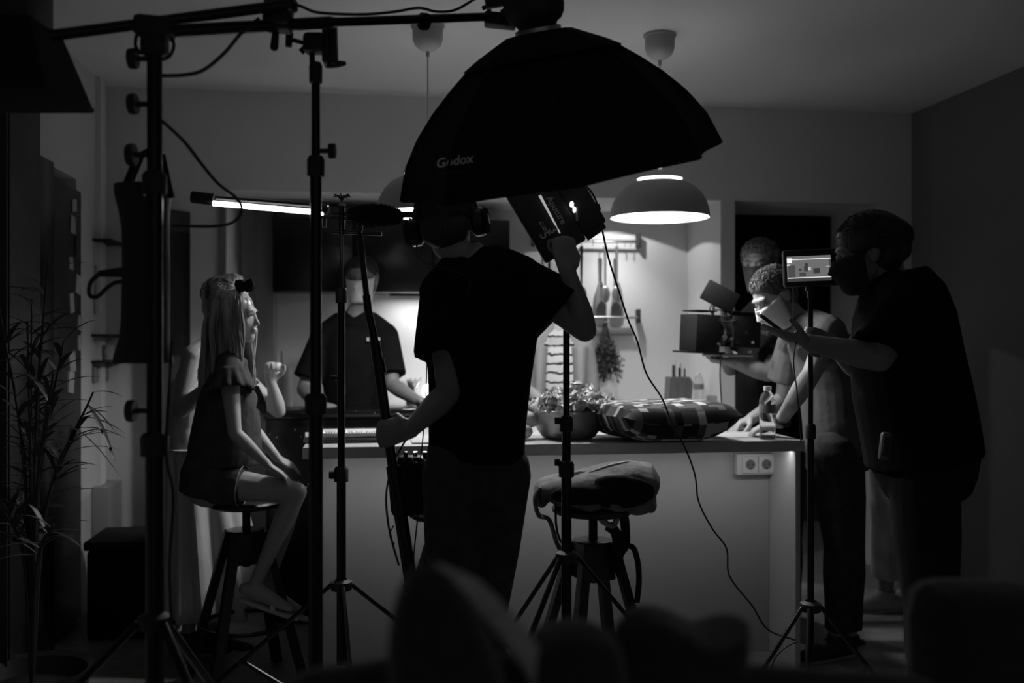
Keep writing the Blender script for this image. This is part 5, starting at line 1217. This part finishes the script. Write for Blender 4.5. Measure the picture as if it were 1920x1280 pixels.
b = MB(); b.lathe([(.05, 0), (.062, .003), (.062, .016), (.05, .02)], rc + ua * 252 * K_, rotm(xa_, ya_, ua) if False else Matrix((xa_, ua.cross(xa_), ua)).transposed(), 32); b.build('speed_ring', STEEL, t)
# lettering projected on the shell
bvh = BVHTree.FromPolygons([tuple(v) for v in shell_v], shell_f)
def decal(name, txt, px, py, ang, wpx, m, shear=.15):
    vs, fs = text_verts(txt, 1.0); w_ = max(v.x for v in vs) - min(v.x for v in vs); k = wpx / w_; ca, sa = math.cos(ang), math.sin(ang); out = []
    for v in vs:
        x = (v.x + shear * v.y) * k; y = v.y * k; X = px + x * ca + y * sa; Y = py + x * -sa * -1 * -1 - y * ca if False else py - (x * sa + y * ca); X = px + x * ca - y * sa
        dirn = (at(X, Y, 1) - CAMP).normalized(); hit = bvh.ray_cast(CAMP, dirn)
        out.append((hit[0] if hit[0] else at(X, Y, DS)) - dirn * .016)
    mb = MB(); mb.add(out, fs); mb.build(name, m, t, smooth=False)
decal('logo_lettering', 'Godox', 853, 302, math.radians(9), 70, PRINTG, .25)
decal('small_lettering', 'www.godox.com', 848, 322, math.radians(5), 52, PRINTD, .1)
# light head above
M2 = Matrix((xa_, ua.cross(xa_), ua)).transposed()
t = thing('studio_light', 'black studio light body mounted on top of the big softbox', 'studio light', rc + ua * .40)
q0 = rc + ua * (252 * K_ + .02)
b = MB(); b.lathe([(.0, 0), (.05, 0), (.055, .008), (.066, .014), (.076, .03), (.080, .05), (.082, .10), (.078, .12), (.078, .22), (0, .22)], q0 - xa_ * .0, M2, 28); b.build('body', BLKM, t)
b = MB(); b.rbox(q0 + ua * .11 + xa_ * .04, (.09, .12, .10), .01, M2); b.build('ballast_block', BLKM, t)
b = MB(); b.rbox(q0 + ua * .085 - xa_ * .08, (.09, .05, .035), .006, M2); b.build('mount_bracket', BLKM, t)
b = MB(); b.rbox(at(938, 39, 2.7), (.085, .05, .034), .005, RC @ Matrix.Rotation(.1, 3, 'Y')); b.build('boom_socket', BLKM, t)
b = MB(); b.tube(spline([at(904, 16, 2.7), at(914, 13, 2.7), at(918, 22, 2.7), at(917, 34, 2.7)], 4), .006, 8); b.build('tilt_lever', BLKM, t)
b = MB(); b.cyl(at(940, 24, 2.68), at(950, 18, 2.68), .008, 10); b.build('tilt_knob', BLKM, t)

# ---------------------------------------------------------------- LED panel held up by the sound man
t = thing('led_panel', 'tilted black LED light panel gripped by the raised fist of the sound man', 'light panel', at(1045, 420, 3.06))
pd = 3.06
e1 = (at(1035, 488, pd) - at(968, 375, pd)).normalized()      # long axis, down-right
e2 = (R_ * .86 + Z_ * .50).normalized(); e2 = (e2 - e1 * e1.dot(e2)).normalized(); Ml = rotm(e1, e2)
cc = at(1030, 405, pd); 
b = MB(); b.rbox(cc - e1 * .03 - e2 * .012, (.30, .145, .035), .006, Ml); b.build('panel_body', BLKM, t)
nrm = Ml @ V((0, 0, 1)); nrm = nrm if nrm.dot(F_) < 0 else -nrm
b = MB(); a0 = at(1012, 366, pd - .028); a1 = at(1050, 437, pd - .028); b.tube([a0, a1], [.0045, .002], 8); b.build('painted_highlight_edge', mat('highlight_edge_glow', .85, .25, emit=.35), t)  # faint glow painted in for the highlight along the panel edge
b = MB(); b.rbox(at(1088, 385, pd + .02), (.17, .085, .05), .008, Ml); b.build('battery_pack', BLKM, t)
b = MB(); b.rbox(at(1095, 405, pd + .02), (.14, .07, .03), .004, rotm((e1 + R_ * .1).normalized(), e2)); b.build('barn_door', BLKS, t)
b = MB(); b.slab([at(1103, 414, pd), at(1116, 413, pd), at(1110, 420, pd), at(1104, 419, pd)], F_ * .01); b.slab([at(1095, 424, pd), at(1106, 423, pd), at(1094, 440, pd), at(1085, 447, pd)], F_ * .01); b.build('door_edge', STEEL, t, smooth=False)
b = MB(); b.ell(at(1072, 383, pd - .03), (.007, .007, .010)); b.ell(at(1077, 393, pd - .03), (.006, .005, .010)); b.build('indicator_lamp', mat('indicator_glow', .9, .3, emit=1.0), t)
b = MB(); b.tube([at(1082, 388, pd - .025), at(1082, 414, pd - .025)], .004, 8); b.build('side_bar', CARD, t)
fc = lambda px, py: at(px, py, pd) + nrm * .0
tx = e1; ty = nrm.cross(e1) * 1; ty = ty if ty.dot(R_) > 0 else -ty
def ptxt(name, s_, px, py, sz, m):
    vs, fs = text_verts(s_, sz); mb = MB(); c0 = at(px, py, pd - .030); mb.add([c0 + tx * v.x + ty * v.y for v in vs], fs); mb.build(name, m, t, smooth=False)
ptxt('brand_lettering', 'Aputure', 1043, 394, .028, PRINTW)
ptxt('model_digit', '3', 1037, 431, .042, PRINTW); ptxt('model_digit', '5', 1021, 441, .042, PRINTW); ptxt('small_lettering', 'C/30', 1018, 424, .016, PRINTG)
cable('thin black cable falling from the LED panel across the cushion to the floor', [at(1085, 350, 3.1), at(1102, 352, 3.1), at(1118, 378, 3.12), at(1127, 420, 3.15), at(1140, 480, 3.2), at(1157, 535, 3.25), at(1178, 600, 3.3), at(1195, 640, 3.35), at(1212, 700, 3.4), at(1242, 748, 3.45), at(1262, 800, 3.5), at(1284, 838, 3.55), at(1303, 890, 3.55), at(1310, 940, 3.55), at(1335, 990, 3.55), at(1362, 1028, 3.55), at(1368, 1080, 3.52), at(1410, 1135, 3.5), at(1440, 1180, 3.48), at(1492, 1200, 3.45)], .0032)
b = MB(); b.cyl(at(1120, 383, 3.12), at(1123, 394, 3.12), .007, 10); tag(b.build('inline_switch', BLKM), 'small inline switch on the cable of the LED panel', 'switch')
cable('cable curling round the legs of the monitor stand', [at(1495, 1202, 3.4), at(1470, 1215, 3.38), at(1452, 1235, 3.36), at(1445, 1262, 3.34)], .0032)
cable('thin wire hanging from the sleeve of the sound man into his recorder bag', [at(801, 655, 3.0), at(800, 700, 3.02), at(797, 770, 3.04), at(792, 830, 3.06), at(788, 862, 3.06)], .0018)
cable('thin wire dangling below the recorder bag', [at(784, 962, 3.1), at(780, 1000, 3.1), at(776, 1040, 3.08), at(776, 1080, 3.08)], .0022)

# ---------------------------------------------------------------- left side: fridge, cabinet, plant, wall items
t = thing('refrigerator', 'tall dark fridge with notes stuck on its door at the left', 'refrigerator', (-1.7, 4.6, 0))
B((-1.72, 4.6, 1.02), (.62, .66, 2.03), 'body', FRIDGE, t, .006)
b = MB(); b.rbox((-1.38, 4.6, 1.03), (.05, .65, 2.0), .008); dr = b.build('door', FRIDGE, t)
b = MB(); b.cyl((-1.31, 4.33, .75), (-1.31, 4.33, 1.55), .010, 12); b.cyl((-1.36, 4.33, .78), (-1.31, 4.33, .78), .007, 8); b.cyl((-1.36, 4.33, 1.52), (-1.31, 4.33, 1.52), .007, 8); b.build('handle', CHROME, dr)
random.seed(9)
for k in range(10):
    yy = random.uniform(4.72, 4.9); zz = 1.95 - k * .09; b = MB(); b.rbox((-1.352, yy, zz), (.002 + .001 * k, random.uniform(.05, .1), random.uniform(.05, .1)), .0005, Matrix.Rotation(random.uniform(-.2, .2), 3, 'X'))
    tag(b.build('note', random.choice([CARD, PRINTG, PAPER, BLKM])), 'small note stuck on the fridge door, %s' % ('topmost of the column' if k == 0 else 'lowest of the column' if k == 9 else ['', 'second', 'third', 'fourth', 'fifth', 'sixth', 'seventh', 'eighth', 'ninth'][k] + ' from the top of the column'), 'note', 'notes on the fridge door' if 0 < k < 9 else None)
t = thing('tall_black_cabinet', 'tall glossy black cabinet standing before the fridge', 'cabinet', (-1.5, 3.84, 0))
xe = at(102, 0, 3.75); B(((xe.x - .32), 3.84, 1.0), (.64, .22, 2.0), 'body', CABB, t, .004)
B(((xe.x - .32), 3.722, 1.0), (.62, .015, 1.96), 'door', CABB, t, .002)
t = thing('dark_wardrobe', 'dark floor-to-ceiling cupboard at the left picture edge', 'cupboard', (-1.4, 3.5, 0))
xe = at(76, 0, 3.50); B((xe.x - .25, xe.y - .15, 1.32), (.5, .3, 2.63), 'body', mat('dark_stained_board', .018, .6, bump=.2, bscale=12, var=.3), t, .002)
B((xe.x - .25, xe.y - .308, 1.32), (.49, .014, 2.6), 'door', mat('dark_stained_board', .02), t, .001)
# things on the left wall
def wallthing(name, pxa, pya, z0, z1, y0, y1, m, label, cat, th=.02, group=None):
    b = MB(); b.rbox((XW + th / 2 + .002, (y0 + y1) / 2, (z0 + z1) / 2), (th, y1 - y0, z1 - z0), .003); return tag(b.build(name, m), label, cat, group)
def wy(px):   # depth along the left wall seen at pixel column px
    k = (px - 960) / FPX; c_, s_ = math.cos(YAW), math.sin(YAW)
    return XW * (c_ - k * s_) / (s_ + k * c_)
def wz(px, py): y = wy(px); dd = XW * math.sin(YAW) + y * math.cos(YAW); return 1.326 - (py - 640) * dd / FPX
for (pa, pb, py, lb) in ((172, 206, 455, 'upper narrow shelf on the left wall'), (170, 203, 629, 'middle narrow shelf on the left wall'), (170, 208, 677, 'lower narrow shelf on the left wall with two cups')):
    zz = wz(188, py); wallthing('wall_shelf', 0, 0, zz - .007, zz + .007, wy(pa), wy(pb), BLKM, lb, 'shelf', .09, 'narrow shelves on the left wall')
zz = wz(188, 677) + .008
for k, px in enumerate((183, 194)):
    yy = wy(px); t = thing('cup', ['nearer small cup on the lower wall shelf', 'farther small cup on the lower wall shelf'][k], 'cup', (XW + .05, yy, zz), 'cups on the lower wall shelf')
    b = MB(); b.lathe([(0, 0), (.028, 0), (.032, .075), (.029, .075), (.025, .006), (0, .006)], (XW + .05, yy, zz), seg=20); b.build('cup_body', CARD, t)
    b = MB(); b.tube(spline([(XW + .05, yy - .03, zz + .06), (XW + .05, yy - .052, zz + .04), (XW + .05, yy - .028, zz + .018)], 4), .004, 6); b.build('handle', CARD, t)
wallthing('wall_calendar', 0, 0, wz(188, 590), wz(188, 500), wy(176), wy(195), CARD, 'grey hanging calendar on the left wall between the shelves', 'calendar', .008)
wallthing('light_switch', 0, 0, wz(203, 568), wz(203, 555), wy(199), wy(207), BLKM, 'small dark switch on the left wall beside the calendar', 'switch', .012)
wallthing('picture_frame', 0, 0, wz(190, 715), wz(190, 686), wy(172), wy(200), GREYPAN, 'small framed print below the lower wall shelf', 'picture', .015)
wallthing('radiator', 0, 0, .12, wz(188, 905), wy(171), wy(200), mat('grey_radiator', .3, .5), 'grey radiator low on the left wall', 'radiator', .08)
c = at(262, 1010, 4.6); t = thing('storage_box', 'low black box on the floor beside the left wall', 'box', (c.x, c.y, 0)); B((c.x, c.y, .2), (.38, .35, .40), 'box_body', BLKF, t, .02); B((c.x, c.y, .42), (.40, .37, .04), 'lid', BLKF, t, .01)
# plant with lance leaves
random.seed(15)
pc = at(60, 1000, 3.1); t = thing('potted_palm', 'tall leafy plant with narrow leaves against the left edge', 'plant', (pc.x, pc.y, 0))
b = MB(); b.lathe([(0, 0), (.13, 0), (.17, .3), (.18, .31), (.16, .3), (.14, .25), (0, .25)], (pc.x, pc.y, 0), seg=32); b.build('pot', BLKM, t)
def lance(mb, p, d_, L, wd):
    d_ = d_.normalized(); s_ = d_.cross(Z_); s_ = s_.normalized() if s_.length > .05 else R_; n_ = s_.cross(d_); pts = []
    N2 = 7
    for i in range(N2):
        v_ = i / (N2 - 1); w_ = wd * math.sin(PI * (v_ * .9 + .08)) ** .8; c_ = p + d_ * L * v_ - Z_ * L * .35 * v_ * v_
        pts += [c_ - s_ * w_ + n_ * w_ * .3, c_, c_ + s_ * w_ + n_ * w_ * .3]
    mb.add(pts, [[i * 3 + j, i * 3 + j + 1, i * 3 + j + 4, i * 3 + j + 3] for i in range(N2 - 1) for j in (0, 1)])
leaves = []
for k in range(13):
    x_ = random.uniform(-10, 115) if k > 4 else [175, 120, 150, 100, 60][k]; y_ = random.uniform(430, 1000) if k > 4 else [735, 640, 790, 700, 560][k]
    tip = at(x_, y_, random.uniform(2.9, 3.3)); base = V((pc.x, pc.y, .25)); mid = (base + tip) / 2 + V((pc.x - tip.x, pc.y - tip.y, 0)) * .25 + Z_ * .12
    pts = spline([base, mid, tip], 8); b = MB(); b.tube(pts, [.007 - .004 * i / len(pts) for i in range(len(pts))], 7); sm_ = b.build('stem', DARKWOOD, t)
    b = MB()
    for i in range(14 if k > 1 else 16):
        p = pts[int(len(pts) * (.55 + .44 * i / 16))]; a = random.uniform(0, 2 * PI)
        dirn = (tip - mid).normalized() * .5 + R_ * math.cos(a) * .8 + F_ * math.sin(a) * .5 + Z_ * random.uniform(-.3, .6)
        if k == 0 and i > 6: dirn = R_ * random.uniform(.5, 1.1) + Z_ * random.uniform(-.6, .5) + F_ * random.gauss(0, .2)
        lance(b, p, dirn, random.uniform(.10, .19), random.uniform(.007, .012))
    b.build('leaf_cluster', LEAF, t)

# ---------------------------------------------------------------- foreground sofa, cushions
t = thing('sofa', 'dark sofa running along the bottom edge in front of the camera', 'sofa', (0.25, .75, 0))
o = at(960, 1290, .95)
b = MB(); b.tube([at(600, 1345, 1.0), at(680, 1338, 1.0), at(800, 1335, 1.0), at(1100, 1345, 1.0), at(1430, 1352, 1.0), at(1700, 1356, 1.0), at(1760, 1370, 1.0)], [.05, .05, .06, .06, .055, .05, .04], 16, round_ends=True); b.build('back_rail', CUSHD, t)
b = MB(); c = at(1170, 1300, 1.0); b.rbox((c.x, c.y, .45), (.58, .12, .90), .03, RC); b.build('backrest', CUSHD, t)
def blob(name, label, cat, parts, m, base, vox=.007, group=None):
    b = MB()
    for p, r, rot in parts: b.ell(p, r, rot, 24, 16, amp=.05, fr=2.5)
    t = thing(name, label, cat, base, group); b.build('padding', m, t, remesh=vox, sm=8); return t
Rr = RC @ Matrix.Rotation(math.radians(40), 3, 'Y')
def pad(name, label, outline, d_, th, m, cat='cushion'):
    n_ = len(outline); c_ = at(sum(p[0] for p in outline) / n_, sum(p[1] for p in outline) / n_, d_)
    t = thing(name, label, cat, at(outline[0][0], 1300, d_)); b = MB(); rings = [(1.0, 0), (.93, .5), (.75, .82), (.4, 1.0)]; vs = []; fs = []
    for sgn in (-1, 1):
        for (k, h_) in rings:
            for (x, y) in outline: p = at(x, y, d_); vs.append(c_ + (p - c_) * k + F_ * sgn * h_ * th)
    R4 = len(rings)
    for s_ in (0, 1):
        for i in range(R4 - 1):
            for j in range(n_):
                a = (s_ * R4 + i) * n_ + j; b2 = (s_ * R4 + i) * n_ + (j + 1) % n_; f = [a, b2, b2 + n_, a + n_]; fs.append(f if s_ else f[::-1])
        o_ = (s_ * R4 + R4 - 1) * n_; f = list(range(o_, o_ + n_)); fs.append(f if s_ else f[::-1])
    bb = V((0, 0, 0)); b.add(vs, fs)
    fs2 = []; b.build('padding', m, t, subsurf=1)
    return t
th_ = pad('knitted_throw', 'blurred grey throw humped over the sofa back below the sound man', [(728, 1340), (724, 1240), (728, 1180), (742, 1110), (765, 1066), (800, 1046), (840, 1062), (870, 1095), (900, 1150), (930, 1215), (950, 1280), (960, 1340)], .93, .05, CUSHD, 'blanket')
b = MB(); b.tube(spline([at(815, 1062, .93), at(862, 1090, .93), at(905, 1125, .935), at(955, 1180, .94), at(1000, 1240, .95), at(1030, 1300, .95)], 5), [(.004 + .008 * min(1, i / 8), .012) for i in range(26)], 14, side=R_); b.build('painted_highlight_fold', mat('knit_highlight_tone', .42, .98, bump=.4, bscale=70, var=.2, spec=.1, sheen=.5), th_)  # paler band painted in for the highlight running down the throw
pad('scatter_cushion', 'blurred dark cushion with a pointed corner at the bottom centre right', [(1195, 1138), (1240, 1145), (1290, 1172), (1322, 1188), (1360, 1178), (1396, 1166), (1402, 1162), (1404, 1172), (1403, 1200), (1400, 1260), (1400, 1340), (1150, 1340), (1130, 1200), (1170, 1150)], 1.02, .06, CUSHD)
pad('scatter_cushion', 'blurred low dark cushion in front of the tripod legs', [(985, 1190), (1030, 1175), (1080, 1162), (1130, 1178), (1175, 1205), (1190, 1340), (1000, 1340), (985, 1250)], .98, .06, CUSHD)
pad('armchair_back', 'dark padded chair back in the bottom right corner', [(1700, 1120), (1730, 1088), (1800, 1086), (1900, 1090), (2000, 1092), (2000, 1400), (1700, 1400)], 1.3, .08, CUSHD, 'armchair')
